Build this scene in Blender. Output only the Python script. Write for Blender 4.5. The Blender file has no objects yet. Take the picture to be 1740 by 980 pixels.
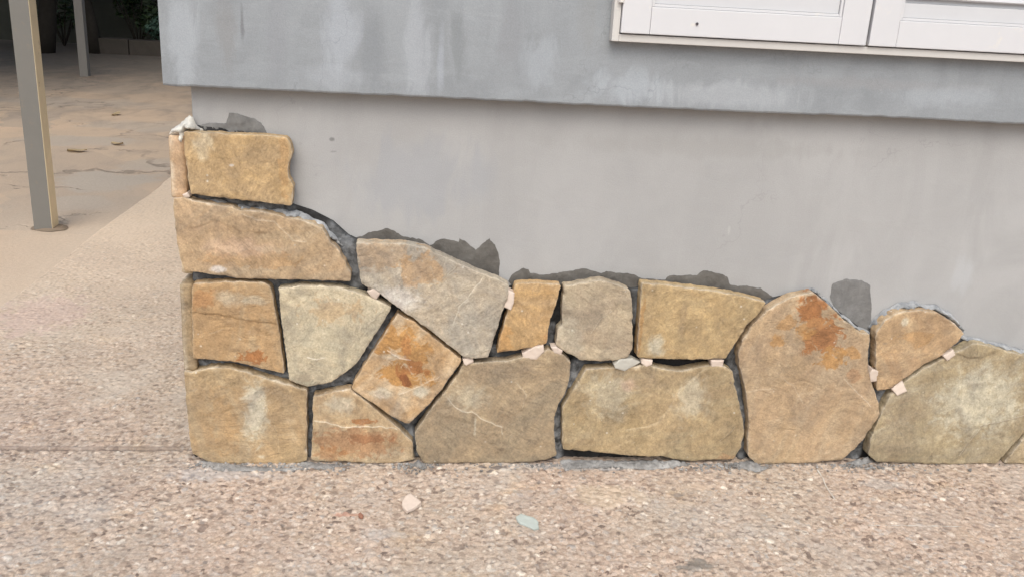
import bpy, bmesh, math, random
import numpy as np
from mathutils import Vector, Matrix, noise
from mathutils.geometry import delaunay_2d_cdt
random.seed(7)
scene = bpy.context.scene
C = scene.collection
R = math.radians

# ------------------------------------------------------------------ camera
cd = bpy.data.cameras.new('camera')
cam = bpy.data.objects.new('camera', cd); C.objects.link(cam)
cd.sensor_width = 36; cd.lens = 32.069; cd.clip_start = .05; cd.clip_end = 2000
M_ = ((0.994062,-0.021513,-0.106665,0.50201),(-0.094629,0.313,-0.945027,-2.11828),(0.053716,0.94951,0.309105,1.15))
cam.matrix_world = Matrix((M_[0], M_[1], M_[2], (0, 0, 0, 1)))
scene.camera = cam

# ------------------------------------------------------------------ sky, sun, exposure
SUN_EL, SUN_AZ = 50, 190          # azimuth measured from +y (behind the wall) towards +x
w = bpy.data.worlds.new('World'); scene.world = w; w.use_nodes = True
nt = w.node_tree; nt.nodes.clear()
sky = nt.nodes.new('ShaderNodeTexSky'); sky.sky_type = 'NISHITA'; sky.sun_disc = False
sky.sun_elevation = R(SUN_EL); sky.sun_rotation = R(SUN_AZ)
sky.air_density = 1.0; sky.dust_density = 6.0; sky.ozone_density = 1.0
bg = nt.nodes.new('ShaderNodeBackground'); bg.inputs[1].default_value = 0.13
wo = nt.nodes.new('ShaderNodeOutputWorld')
nt.links.new(sky.outputs[0], bg.inputs[0]); nt.links.new(bg.outputs[0], wo.inputs[0])
sl = bpy.data.lights.new('sun', 'SUN'); sl.energy = 1.0; sl.angle = R(65); sl.color = (1, .93, .82)
so = bpy.data.objects.new('sun', sl); C.objects.link(so)
sd = Vector((math.sin(R(SUN_AZ)) * math.cos(R(SUN_EL)), math.cos(R(SUN_AZ)) * math.cos(R(SUN_EL)), math.sin(R(SUN_EL))))
so.rotation_euler = sd.to_track_quat('Z', 'Y').to_euler()
vs = scene.view_settings
vs.view_transform = 'Standard'; vs.look = 'None'; vs.gamma = 1; vs.use_curve_mapping = False
vs.exposure = 0.42
try:
    vs.use_white_balance = True; vs.white_balance_temperature = 6050; vs.white_balance_tint = 5
except Exception: pass

# ------------------------------------------------------------------ node helpers
class NT:
    def __init__(s, name):
        s.m = bpy.data.materials.new(name); s.m.use_nodes = True
        s.t = s.m.node_tree; s.t.nodes.clear()
        s.out = s.n('ShaderNodeOutputMaterial'); s.b = s.n('ShaderNodeBsdfPrincipled')
        s.t.links.new(s.b.outputs[0], s.out.inputs[0])
        s.tc = s.n('ShaderNodeTexCoord')
    def n(s, k, **kw):
        x = s.t.nodes.new(k)
        for a, v in kw.items(): setattr(x, a, v)
        return x
    def set(s, inp, v):
        if isinstance(v, bpy.types.NodeSocket): s.t.links.new(v, inp)
        elif isinstance(v, (tuple, list)) and len(v) == 3 and inp.type == 'RGBA': inp.default_value = (*v, 1)
        else: inp.default_value = v
    def obj(s): return s.tc.outputs['Object']
    def map(s, v, loc=(0, 0, 0), sc=(1, 1, 1), rot=(0, 0, 0)):
        m = s.n('ShaderNodeMapping'); s.set(m.inputs[0], v)
        m.inputs[1].default_value = loc; m.inputs[2].default_value = rot; m.inputs[3].default_value = sc
        return m.outputs[0]
    def noise(s, v, sc, det=4, rough=.55, dist=0, col=False):
        m = s.n('ShaderNodeTexNoise'); s.set(m.inputs['Vector'], v)
        m.inputs['Scale'].default_value = sc; m.inputs['Detail'].default_value = det
        m.inputs['Roughness'].default_value = rough; m.inputs['Distortion'].default_value = dist
        return m.outputs[1 if col else 0]
    def vor(s, v, sc, feat='F1', out='Distance', rnd=1):
        m = s.n('ShaderNodeTexVoronoi'); m.feature = feat; s.set(m.inputs['Vector'], v)
        m.inputs['Scale'].default_value = sc; m.inputs['Randomness'].default_value = rnd
        return m.outputs[out]
    def ramp(s, f, stops, interp='LINEAR'):
        m = s.n('ShaderNodeValToRGB'); m.color_ramp.interpolation = interp; s.set(m.inputs[0], f)
        e = m.color_ramp.elements
        while len(e) < len(stops): e.new(.5)
        for k, (p, c) in enumerate(stops):
            e[k].position = p
            e[k].color = (c, c, c, 1) if isinstance(c, (int, float)) else (*c, 1)
        return m.outputs[0]
    def mix(s, f, a, b, mode='MIX'):
        m = s.n('ShaderNodeMix'); m.data_type = 'RGBA'; m.blend_type = mode
        s.set(m.inputs[0], f); s.set(m.inputs[6], a); s.set(m.inputs[7], b)
        return m.outputs[2]
    def math(s, op, a, b=0, c=None, clamp=False):
        m = s.n('ShaderNodeMath'); m.operation = op; m.use_clamp = clamp
        s.set(m.inputs[0], a); s.set(m.inputs[1], b)
        if c is not None: s.set(m.inputs[2], c)
        return m.outputs[0]
    def vm(s, op, a, b):
        m = s.n('ShaderNodeVectorMath'); m.operation = op; s.set(m.inputs[0], a); s.set(m.inputs[1], b)
        return m.outputs[1] if op in ('LENGTH', 'DISTANCE', 'DOT_PRODUCT') else m.outputs[0]
    def attr(s, name):
        m = s.n('ShaderNodeAttribute'); m.attribute_name = name; return m.outputs['Fac']
    def bump(s, h, strength=.5, dist=.002, prev=None):
        m = s.n('ShaderNodeBump'); s.set(m.inputs['Height'], h)
        m.inputs['Strength'].default_value = strength; m.inputs['Distance'].default_value = dist
        if prev is not None: s.t.links.new(prev, m.inputs['Normal'])
        return m.outputs[0]
    def fin(s, col, rough=.8, nrm=None, metal=0, spec=.3):
        s.set(s.b.inputs['Base Color'], col); s.set(s.b.inputs['Roughness'], rough)
        s.b.inputs['Metallic'].default_value = metal; s.b.inputs['Specular IOR Level'].default_value = spec
        if nrm is not None: s.t.links.new(nrm, s.b.inputs['Normal'])
        return s.m
    def spot(s, P, cx, cz, rx, rz, nz, amt=.8, soft=.35, axes='xz'):
        """mask 0..1 of a ragged elliptical stain"""
        sub = s.vm('SUBTRACT', P, (cx, 0, cz) if axes == 'xz' else (cx, cz, 0))
        mul = s.vm('MULTIPLY', sub, (1 / rx, 0, 1 / rz) if axes == 'xz' else (1 / rx, 1 / rz, 0))
        d = s.vm('LENGTH', mul, (0, 0, 0))
        d2 = s.math('ADD', d, s.math('MULTIPLY', s.math('SUBTRACT', nz, .5), amt * 2))
        return s.ramp(d2, [(max(0, .75 - soft), 1), (min(1, .75 + soft), 0)], 'EASE')

def sc_(c, k): return tuple(x * k for x in c)

# ------------------------------------------------------------------ object helpers
def link(name, me, mat, parent=None, loc=(0, 0, 0)):
    o = bpy.data.objects.new(name, me); C.objects.link(o); o.location = loc
    if mat: me.materials.append(mat)
    if parent: o.parent = parent
    return o
def tag(o, label, cat, group=None, kind=None):
    if label: o['label'] = label
    if cat: o['category'] = cat
    if group: o['group'] = group
    if kind: o['kind'] = kind
    return o
def empty(name, loc=(0, 0, 0)):
    o = bpy.data.objects.new(name, None); C.objects.link(o); o.location = loc; o.empty_display_size = .1; return o
def from_bm(name, bm, mat, parent=None, loc=(0, 0, 0), smooth=False):
    me = bpy.data.meshes.new(name); bm.normal_update(); bm.to_mesh(me); bm.free()
    if smooth: me.shade_smooth()
    return link(name, me, mat, parent, loc)
def box(bm, x0, x1, y0, y1, z0, z1, bev=0, seg=2):
    r = bmesh.ops.create_cube(bm, size=1)
    for v in r['verts']:
        v.co = Vector((x0 + (v.co.x + .5) * (x1 - x0), y0 + (v.co.y + .5) * (y1 - y0), z0 + (v.co.z + .5) * (z1 - z0)))
    if bev:
        es = list({e for v in r['verts'] for e in v.link_edges})
        bmesh.ops.bevel(bm, geom=es, offset=bev, segments=seg, affect='EDGES', profile=.6)
def fbm(x, y, z, sc, oct=4):
    return noise.fractal(Vector((x * sc, y * sc, z * sc)), .9, 2.1, oct)
def nz1(x, y, z, sc): return noise.noise(Vector((x * sc, y * sc, z * sc)))
def sstep(a, b, x):
    t = max(0, min(1, (x - a) / (b - a))); return t * t * (3 - 2 * t)
def resample(pts, step, closed=True):
    out = []; n = len(pts)
    for i in range(n if closed else n - 1):
        a = Vector(pts[i]); b = Vector(pts[(i + 1) % n]); L = (b - a).length
        k = max(1, round(L / step))
        for j in range(k): out.append(a.lerp(b, j / k))
    if not closed: out.append(Vector(pts[-1]))
    return out
def area2(p): return sum(p[i - 1].x * p[i].y - p[i].x * p[i - 1].y for i in range(len(p)))
def chaikin(p, f=.2):
    o = []
    for i in range(len(p)):
        a = Vector(p[i]); b = Vector(p[(i + 1) % len(p)])
        L = (b - a).length; q = min(f, .0022 / max(L, 1e-6))
        o += [a.lerp(b, q), a.lerp(b, 1 - q)]
    return o
def inset(p, d):
    n = len(p); o = []
    for i in range(n):
        t = (p[(i + 1) % n] - p[i - 1]).normalized(); o.append(p[i] + Vector((-t.y, t.x)) * d)
    return o
def inside(p, x, y):
    c = False; j = len(p) - 1
    for i in range(len(p)):
        a = p[i]; b = p[j]
        if (a.y > y) != (b.y > y) and x < (b.x - a.x) * (y - a.y) / (b.y - a.y) + a.x: c = not c
        j = i
    return c
def segd(px, py, a, b):
    dx, dy = b.x - a.x, b.y - a.y; L = dx * dx + dy * dy or 1e-12
    t = max(0, min(1, ((px - a.x) * dx + (py - a.y) * dy) / L))
    qx, qy = px - a.x - t * dx, py - a.y - t * dy
    d = math.hypot(qx, qy); s = dx * (py - a.y) - dy * (px - a.x)
    return d, (1 if s > 0 else -1)
def pdist(pl, x, y, closed=True):
    best = (9, 1)
    for i in range(len(pl) if closed else len(pl) - 1):
        d = segd(x, y, pl[i], pl[(i + 1) % len(pl)])
        if d[0] < best[0]: best = d
    return best

def slab(name, outline, thick, height, frame, mat, step=.004, grid=.006, bev=.0008, jit=.0012, seed=0, ledges=(), parent=None, smooth_c=True, rough_side=.0015, chip=.004, side_smooth=False):
    """A broken flat piece: ragged outline (u,v), given thickness, relief height(u,v) on its face.
    frame(u,v,w) gives world coordinates; w=0 is the back."""
    p = chaikin([Vector(a) for a in outline]) if smooth_c else [Vector(a) for a in outline]
    if area2(p) < 0: p.reverse()
    p = resample(p, step)
    n = len(p)
    nrm = inset(p, 1)
    p = [p[i] + (nrm[i] - p[i]) * jit * (1.6 * nz1(p[i].x, p[i].y, seed, 55) + .9 * nz1(p[i].x, p[i].y, seed + 5, 170)) for i in range(n)]
    bv = [bev + chip * max(0, nz1(a.x, a.y, seed + 2, 38) - .12) * 2.2 + .0006 * abs(nz1(a.x, a.y, seed + 8, 200)) for a in p]
    q = [p[i] + (nrm[i] - p[i]) * bv[i] for i in range(n)]
    extra = []; vein = []
    for L, h, s in ledges:
        lp = resample(L, .003, False)
        lp = [a + Vector((nz1(a.x, a.y, seed, 60), nz1(a.x, a.y, seed + 3, 60))) * .0035 for a in lp]
        lq = []
        for i, a in enumerate(lp):
            t = (lp[min(i + 1, len(lp) - 1)] - lp[max(i - 1, 0)]).normalized(); nn = Vector((-t.y, t.x))
            if not inside(q, a.x, a.y) or pdist(q, a.x, a.y)[0] < .003: continue
            wob = .0019 + .0008 * nz1(a.x, a.y, seed, 90)
            extra += [(a, s), (a + nn * wob, 0), (a - nn * wob, 0)]
        vein.append((lp, h, s))
    xs = [a.x for a in q]; ys = [a.y for a in q]
    verts = list(q); val = [0.] * n
    ex = [e[0] for e in extra]
    for a, s in extra: verts.append(a); val.append(s)
    rnd = random.Random(seed * 31 + 5)
    y = min(ys) + grid / 2; row = 0
    while y < max(ys):
        x = min(xs) + (grid / 2 if row % 2 else grid)
        while x < max(xs):
            a = Vector((x + rnd.uniform(-.2, .2) * grid, y + rnd.uniform(-.2, .2) * grid))
            if inside(q, a.x, a.y) and pdist(q, a.x, a.y)[0] > grid * .45 and all(abs(e.x - a.x) > .002 or abs(e.y - a.y) > .002 for e in ex):
                verts.append(a); val.append(0.)
            x += grid
        y += grid * .87; row += 1
    ov, oe, of, orig, _, _ = delaunay_2d_cdt([Vector(v) for v in verts], [(i, (i + 1) % n) for i in range(n)], [], 1, 1e-6)
    mp = {}
    for k, l in enumerate(orig):
        for i in l: mp[i] = k
    def hh(u, v):
        z = height(u, v)
        for lp, h, s in vein:
            d, sg = pdist(lp, u, v, False)
            if sg < 0: z += h * .001 * (1 - sstep(.0, .07, d))
        return z
    cs = sum((Vector(a) for a in p), Vector((0, 0))) / n
    org = Vector(frame(cs.x, cs.y, 0))
    V = []; rim = []; vv = []
    for k, c in enumerate(ov):
        V.append(Vector(frame(c.x, c.y, thick + hh(c.x, c.y))) - org)
        i0 = orig[k][0] if orig[k] else -1
        rim.append(.12 if 0 <= i0 < n else 0.); vv.append(val[i0] if 0 <= i0 < len(val) else 0)
    def ring(off, wd, rv):
        base = len(V)
        for i in range(n):
            a = p[i] + (nrm[i] - (p[i])) * 0 + Vector((nz1(p[i].x, p[i].y, seed + wd * 300, 70), nz1(p[i].x, p[i].y, seed + 9 + wd * 300, 70))) * off
            V.append(Vector(frame(a.x, a.y, wd)) - org); rim.append(rv); vv.append(0)
        return base
    F = [tuple(f) for f in of]; nf = len(F)
    edge_h = [hh(p[i].x, p[i].y) for i in range(n)]
    r1 = len(V)
    for i in range(n):
        V.append(Vector(frame(p[i].x, p[i].y, thick + edge_h[i] - bv[i] * (.9 + .5 * nz1(p[i].x, p[i].y, seed, 80)))) - org); rim.append(1.); vv.append(0)
    r2 = ring(rough_side, thick * .62, .25); r3 = ring(rough_side * 1.3, thick * .3, .1); r4 = ring(0, 0, 0)
    inner = [mp[i] for i in range(n)]
    rings = [inner, [r1 + i for i in range(n)], [r2 + i for i in range(n)], [r3 + i for i in range(n)], [r4 + i for i in range(n)]]
    for a, b in zip(rings, rings[1:]):
        for i in range(n):
            j = (i + 1) % n
            f = (a[i], b[i], b[j], a[j])
            if len(set(f)) == 4: F.append(f)
    F.append(tuple(rings[-1][::-1]))
    me = bpy.data.meshes.new(name); me.from_pydata([tuple(v) for v in V], [], F)
    bm = bmesh.new(); bm.from_mesh(me); bmesh.ops.recalc_face_normals(bm, faces=bm.faces); bm.to_mesh(me); bm.free()
    me.polygons.foreach_set('use_smooth', [side_smooth or i < nf for i in range(len(me.polygons))])
    for nm, dat in (('rim', rim), ('vein', vv)):
        at = me.attributes.new(nm, 'FLOAT', 'POINT'); at.data.foreach_set('value', dat)
    return link(name, me, mat, parent, tuple(org))

# ------------------------------------------------------------------ measured shapes (metres)
STONES = {'A':((-0.0091,0.8177),(0.102,0.8158),(0.1686,0.8162),(0.2104,0.8136),(0.2186,0.8032),(0.2235,0.7775),(0.2141,0.7511),(0.2148,0.7249),(0.225,0.7032),(0.2198,0.6576),(0.1387,0.6648),(0.0668,0.6713),(-0.0022,0.6779),(-0.0075,0.7345),(-0.0101,0.7774)),
'B':((-0.0405,0.6678),(-0.0173,0.6708),(0.0115,0.6607),(0.0829,0.6519),(0.1081,0.6437),(0.1466,0.6449),(0.1977,0.633),(0.2494,0.6233),(0.2883,0.6085),(0.3012,0.5837),(0.3273,0.552),(0.3427,0.5243),(0.3538,0.4963),(0.3516,0.481),(0.2648,0.4823),(0.1766,0.4826),(0.0891,0.4829),(0.0245,0.4921),(-0.0269,0.4987),(-0.0372,0.5422),(-0.0394,0.5921),(-0.0413,0.6324)),
'C':((-0.0096,0.4666),(0.0964,0.4736),(0.1483,0.4731),(0.1663,0.464),(0.171,0.4415),(0.18,0.3846),(0.1867,0.3326),(0.1937,0.2439),(0.1418,0.2563),(0.0888,0.2711),(0.0359,0.2774),(-0.0169,0.2796),(-0.0149,0.3866)),
'D':((0.1856,0.4599),(0.253,0.4688),(0.327,0.4648),(0.391,0.4463),(0.4494,0.4188),(0.4292,0.3777),(0.397,0.3242),(0.3698,0.2762),(0.3369,0.2457),(0.3039,0.2211),(0.2491,0.2101),(0.2058,0.226),(0.2015,0.2798),(0.1927,0.3618)),
'E':((0.4631,0.4028),(0.5042,0.3824),(0.548,0.3455),(0.6209,0.2872),(0.6185,0.2789),(0.5878,0.2272),(0.5507,0.1719),(0.498,0.1135),(0.4892,0.1133),(0.4484,0.1362),(0.3922,0.1792),(0.3533,0.2065),(0.3863,0.2704),(0.4135,0.3156)),
'F':((-0.0408,0.2468),(-0.0241,0.2441),(0.019,0.2565),(0.0669,0.2571),(0.1145,0.2429),(0.1678,0.2255),(0.2055,0.2139),(0.2473,0.201),(0.2443,0.0087),(0.2121,-0.0042),(0.1449,-0.0075),(0.0951,0.0001),(0.0507,-0.0044),(0.0069,0.0019),(-0.0329,0.0271),(-0.0367,0.0585),(-0.0397,0.1509)),
'G':((0.2624,0.1841),(0.2982,0.1936),(0.3506,0.2046),(0.3866,0.1761),(0.4316,0.133),(0.4773,0.0924),(0.5064,0.0606),(0.5103,0.0091),(0.473,0.0038),(0.3873,0.0005),(0.3362,0.0056),(0.2684,0.0055),(0.2545,0.0151),(0.2595,0.0912)),
'H':((0.6284,0.2758),(0.686,0.2787),(0.7168,0.2812),(0.7361,0.2835),(0.7627,0.2923),(0.8091,0.2971),(0.8352,0.3162),(0.8713,0.3022),(0.893,0.2837),(0.8933,0.2435),(0.8865,0.2008),(0.8691,0.1661),(0.8615,0.1312),(0.8639,0.0961),(0.8749,0.0249),(0.8594,0.0136),(0.8152,0.0077),(0.7147,0.0022),(0.6346,0.0043),(0.5355,-0.0003),(0.519,0.0329),(0.5101,0.0833),(0.5289,0.1159),(0.555,0.1591),(0.5884,0.2062),(0.6104,0.2401)),
'I':((0.3659,0.5761),(0.4249,0.5766),(0.4813,0.5754),(0.5231,0.5687),(0.5577,0.5525),(0.5965,0.5356),(0.6632,0.5071),(0.6987,0.4957),(0.7268,0.4801),(0.7267,0.4451),(0.7181,0.42),(0.7048,0.3694),(0.6864,0.2967),(0.6526,0.2919),(0.6266,0.2958),(0.5798,0.3334),(0.5237,0.3766),(0.4765,0.4109),(0.4416,0.4369),(0.4146,0.4607),(0.3918,0.4683),(0.3785,0.4761),(0.3708,0.5219)),
'J':((0.7438,0.4816),(0.7908,0.486),(0.8544,0.4813),(0.8475,0.4375),(0.8344,0.3953),(0.8286,0.3313),(0.7969,0.3222),(0.7612,0.313),(0.7074,0.3044),(0.7167,0.3593),(0.7313,0.4226),(0.7393,0.456)),
'K':((0.8624,0.4802),(0.9095,0.4887),(0.9505,0.4988),(0.9689,0.4942),(1.027,0.4748),(1.0375,0.4077),(1.0467,0.3218),(1.0357,0.2976),(0.9871,0.2868),(0.917,0.2902),(0.8787,0.3105),(0.8531,0.3274),(0.8542,0.3702),(0.8654,0.3831),(0.8611,0.442)),
'L':((1.0535,0.4929),(1.1311,0.4876),(1.2139,0.479),(1.2893,0.4701),(1.3712,0.4506),(1.3549,0.4181),(1.3298,0.3874),(1.3135,0.3523),(1.2867,0.299),(1.1524,0.2962),(1.0647,0.298),(1.0578,0.3045),(1.0559,0.3867),(1.0533,0.4545)),
'M':((0.9337,0.2649),(0.9628,0.2673),(1.0029,0.2698),(1.0397,0.2703),(1.0906,0.2788),(1.1289,0.2675),(1.1779,0.2622),(1.2216,0.2727),(1.2436,0.2769),(1.2847,0.2794),(1.3091,0.2659),(1.322,0.2261),(1.3405,0.1737),(1.3593,0.1204),(1.3663,0.083),(1.3617,0.0452),(1.3464,0.0134),(1.2917,0.0133),(1.2339,0.0089),(1.1988,0.011),(1.1553,0.0214),(1.0784,0.0234),(1.0207,0.0295),(0.9634,0.0356),(0.8896,0.0416),(0.881,0.1616),(0.8955,0.1896),(0.9149,0.2255)),
'N':((1.4899,0.4785),(1.5245,0.4565),(1.5776,0.4114),(1.6363,0.3716),(1.6594,0.372),(1.6623,0.3246),(1.6699,0.2826),(1.6825,0.2464),(1.7145,0.1852),(1.7257,0.1479),(1.7087,0.1036),(1.6819,0.0525),(1.6465,0.0138),(1.5759,0.004),(1.4095,0.0006),(1.3853,0.0261),(1.3763,0.0704),(1.3752,0.1204),(1.3546,0.2062),(1.3277,0.278),(1.3201,0.3134),(1.3266,0.3487),(1.3482,0.3955),(1.3922,0.4394),(1.4386,0.466)),
'O':((1.6756,0.3781),(1.6931,0.4078),(1.7237,0.4288),(1.7799,0.4375),(1.8278,0.4309),(1.88,0.4054),(1.9129,0.3764),(1.9027,0.3553),(1.8532,0.3094),(1.8215,0.2908),(1.7709,0.2474),(1.7401,0.2225),(1.7064,0.2129),(1.6859,0.3069)),
'P':((1.9086,0.3283),(1.9455,0.35),(1.9884,0.3447),(2.0465,0.3274),(2.0914,0.3189),(2.1353,0.3104),(2.1833,0.2896),(2.2147,0.2151),(2.1766,0.1449),(2.1455,0.0964),(2.0892,0.0014),(1.9116,0.0012),(1.7447,0.0075),(1.7168,0.0269),(1.7146,0.0718),(1.7305,0.1479),(1.7448,0.1979),(1.7733,0.2352),(1.824,0.2786),(1.8769,0.3097)),
'Q':((2.1112,0.0014),(2.1191,0.0212),(2.1494,0.0802),(2.186,0.1321),(2.2368,0.1773),(2.3129,0.1265),(2.3527,0.0017)),
'R':((2.2032,0.2836),(2.2724,0.2783),(2.3783,0.2547),(2.4186,0.1789),(2.4261,0.0617),(2.3775,0.0051),(2.3301,0.1331),(2.246,0.1901))}
CHIPS = {'c1':((0.3917,0.4575),(0.4069,0.466),(0.423,0.4533),(0.4128,0.4368),(0.4013,0.4435)),
'c2':((0.7255,0.4699),(0.7425,0.4612),(0.7419,0.4364),(0.7362,0.4175),(0.7192,0.4247),(0.7208,0.4484)),
'c3':((0.625,0.2872),(0.6348,0.2916),(0.6497,0.2884),(0.6512,0.2802),(0.6335,0.2722),(0.6274,0.2769)),
'c4':((0.77,0.304),(0.7962,0.3218),(0.821,0.3289),(0.824,0.3123),(0.806,0.2891),(0.7748,0.2891)),
'c5':((0.84,0.3238),(0.8543,0.3248),(0.87,0.3139),(0.8678,0.3005),(0.8497,0.3073)),
'c6':((1.0013,0.2809),(1.0159,0.2934),(1.0489,0.2947),(1.0715,0.2841),(1.0491,0.2705),(1.0311,0.2628),(1.0055,0.2713)),
'c7':((1.0709,0.2951),(1.0998,0.2928),(1.0993,0.2814),(1.0843,0.2732),(1.0722,0.2819)),
'c8':((1.2489,0.2954),(1.2837,0.2946),(1.2842,0.2741),(1.2546,0.2737)),
'c9':((1.6761,0.2637),(1.6807,0.2771),(1.6991,0.2701),(1.7032,0.2415),(1.6849,0.2382)),
'c10':((1.7467,0.2186),(1.7707,0.2447),(1.7853,0.2159),(1.7629,0.2021)),
'c11':((1.8669,0.3148),(1.8921,0.3333),(1.9024,0.3184),(1.8801,0.3004)),
'c12':((-0.0217,0.6746),(-0.0088,0.6817),(-0.0052,0.6708),(-0.0159,0.666))}
LEDGES = {'C':((((-0.0144,0.3951),(0.0411,0.3934),(0.0929,0.3818),(0.1453,0.3736),(0.1823,0.372)),-3,0),),
'G':((((0.2599,0.1224),(0.3031,0.1133),(0.3365,0.101),(0.3925,0.1045),(0.4489,0.1017),(0.4773,0.0936)),2.5,0.5),),
'F':((((0.1497,0.1586),(0.1648,0.1093),(0.1748,0.0719),(0.1765,0.0277)),-1.5,0.1),),
'H':((((0.5931,0.1808),(0.6093,0.1596),(0.6293,0.1468),(0.6528,0.147),(0.6771,0.1278),(0.7094,0.1128),(0.7296,0.1042),(0.7325,0.0866)),2.2,0.4),(((0.7587,0.225),(0.7793,0.2082),(0.7862,0.1912),(0.7783,0.1567),(0.7553,0.1435)),1.2,0.2)),
'I':((((0.6636,0.4969),(0.6489,0.4762),(0.6306,0.4471),(0.6081,0.424),(0.605,0.4011),(0.5979,0.3801)),-1.6,0.4),(((0.505,0.5293),(0.5207,0.5056),(0.5232,0.4814)),-1.5,0),(((0.5969,0.5236),(0.5783,0.503)),1,0.5),(((0.6854,0.3181),(0.6639,0.3071),(0.6323,0.3023)),1,0.4)),
'M':((((1.2403,0.2729),(1.2137,0.2448),(1.1831,0.2165),(1.1679,0.1842),(1.1526,0.1517),(1.1334,0.1189),(1.1044,0.1064),(1.056,0.0979)),-2.2,0.1),(((1.3377,0.1078),(1.3211,0.0869),(1.3045,0.066)),1.5,0.3)),
'L':((((1.155,0.4567),(1.1717,0.4188),(1.1694,0.3672)),1.5,0.0),),
'J':((((0.7503,0.4355),(0.7669,0.4233),(0.7815,0.4111)),-1.5,0.0),),
'N':((((1.3518,0.2062),(1.3964,0.2158),(1.4312,0.2143)),1.0,0.15),(((1.4499,0.2436),(1.4825,0.2197),(1.5125,0.1772)),1.0,0.15),(((1.6122,0.2455),(1.6608,0.2032),(1.696,0.1726)),1,0.3)),
'P':((((2.133,0.1478),(2.0744,0.1314),(2.0158,0.1182)),1.5,0.7),(((1.904,0.3222),(1.937,0.3076),(1.9841,0.3113),(2.0105,0.3269)),-2.5,0.1),(((2.0172,0.1118),(1.995,0.073),(1.9741,0.0275)),1.5,0.5)),
'B':((((0.1079,0.637),(0.1374,0.6244),(0.1802,0.6212),(0.2225,0.5768),(0.2486,0.5753)),1.8,0.2),(((-0.0044,0.5976),(0.0517,0.6173),(0.1021,0.5962),(0.1621,0.5911)),-1.2,0.0)),
'D':((((0.2502,0.2864),(0.2718,0.2808),(0.2881,0.287)),1,0.9),(((0.4289,0.4126),(0.3913,0.3712)),1.2,0.4)),
'K':((((0.9836,0.4193),(0.9571,0.3976),(0.9397,0.3632)),1,0.3),),
'E':((((0.4409,0.3071),(0.4687,0.2896),(0.4964,0.284)),1,0.6),(((0.4734,0.1923),(0.5038,0.2053),(0.5341,0.2224),(0.5682,0.2396)),1.2,0.3))}
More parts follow.
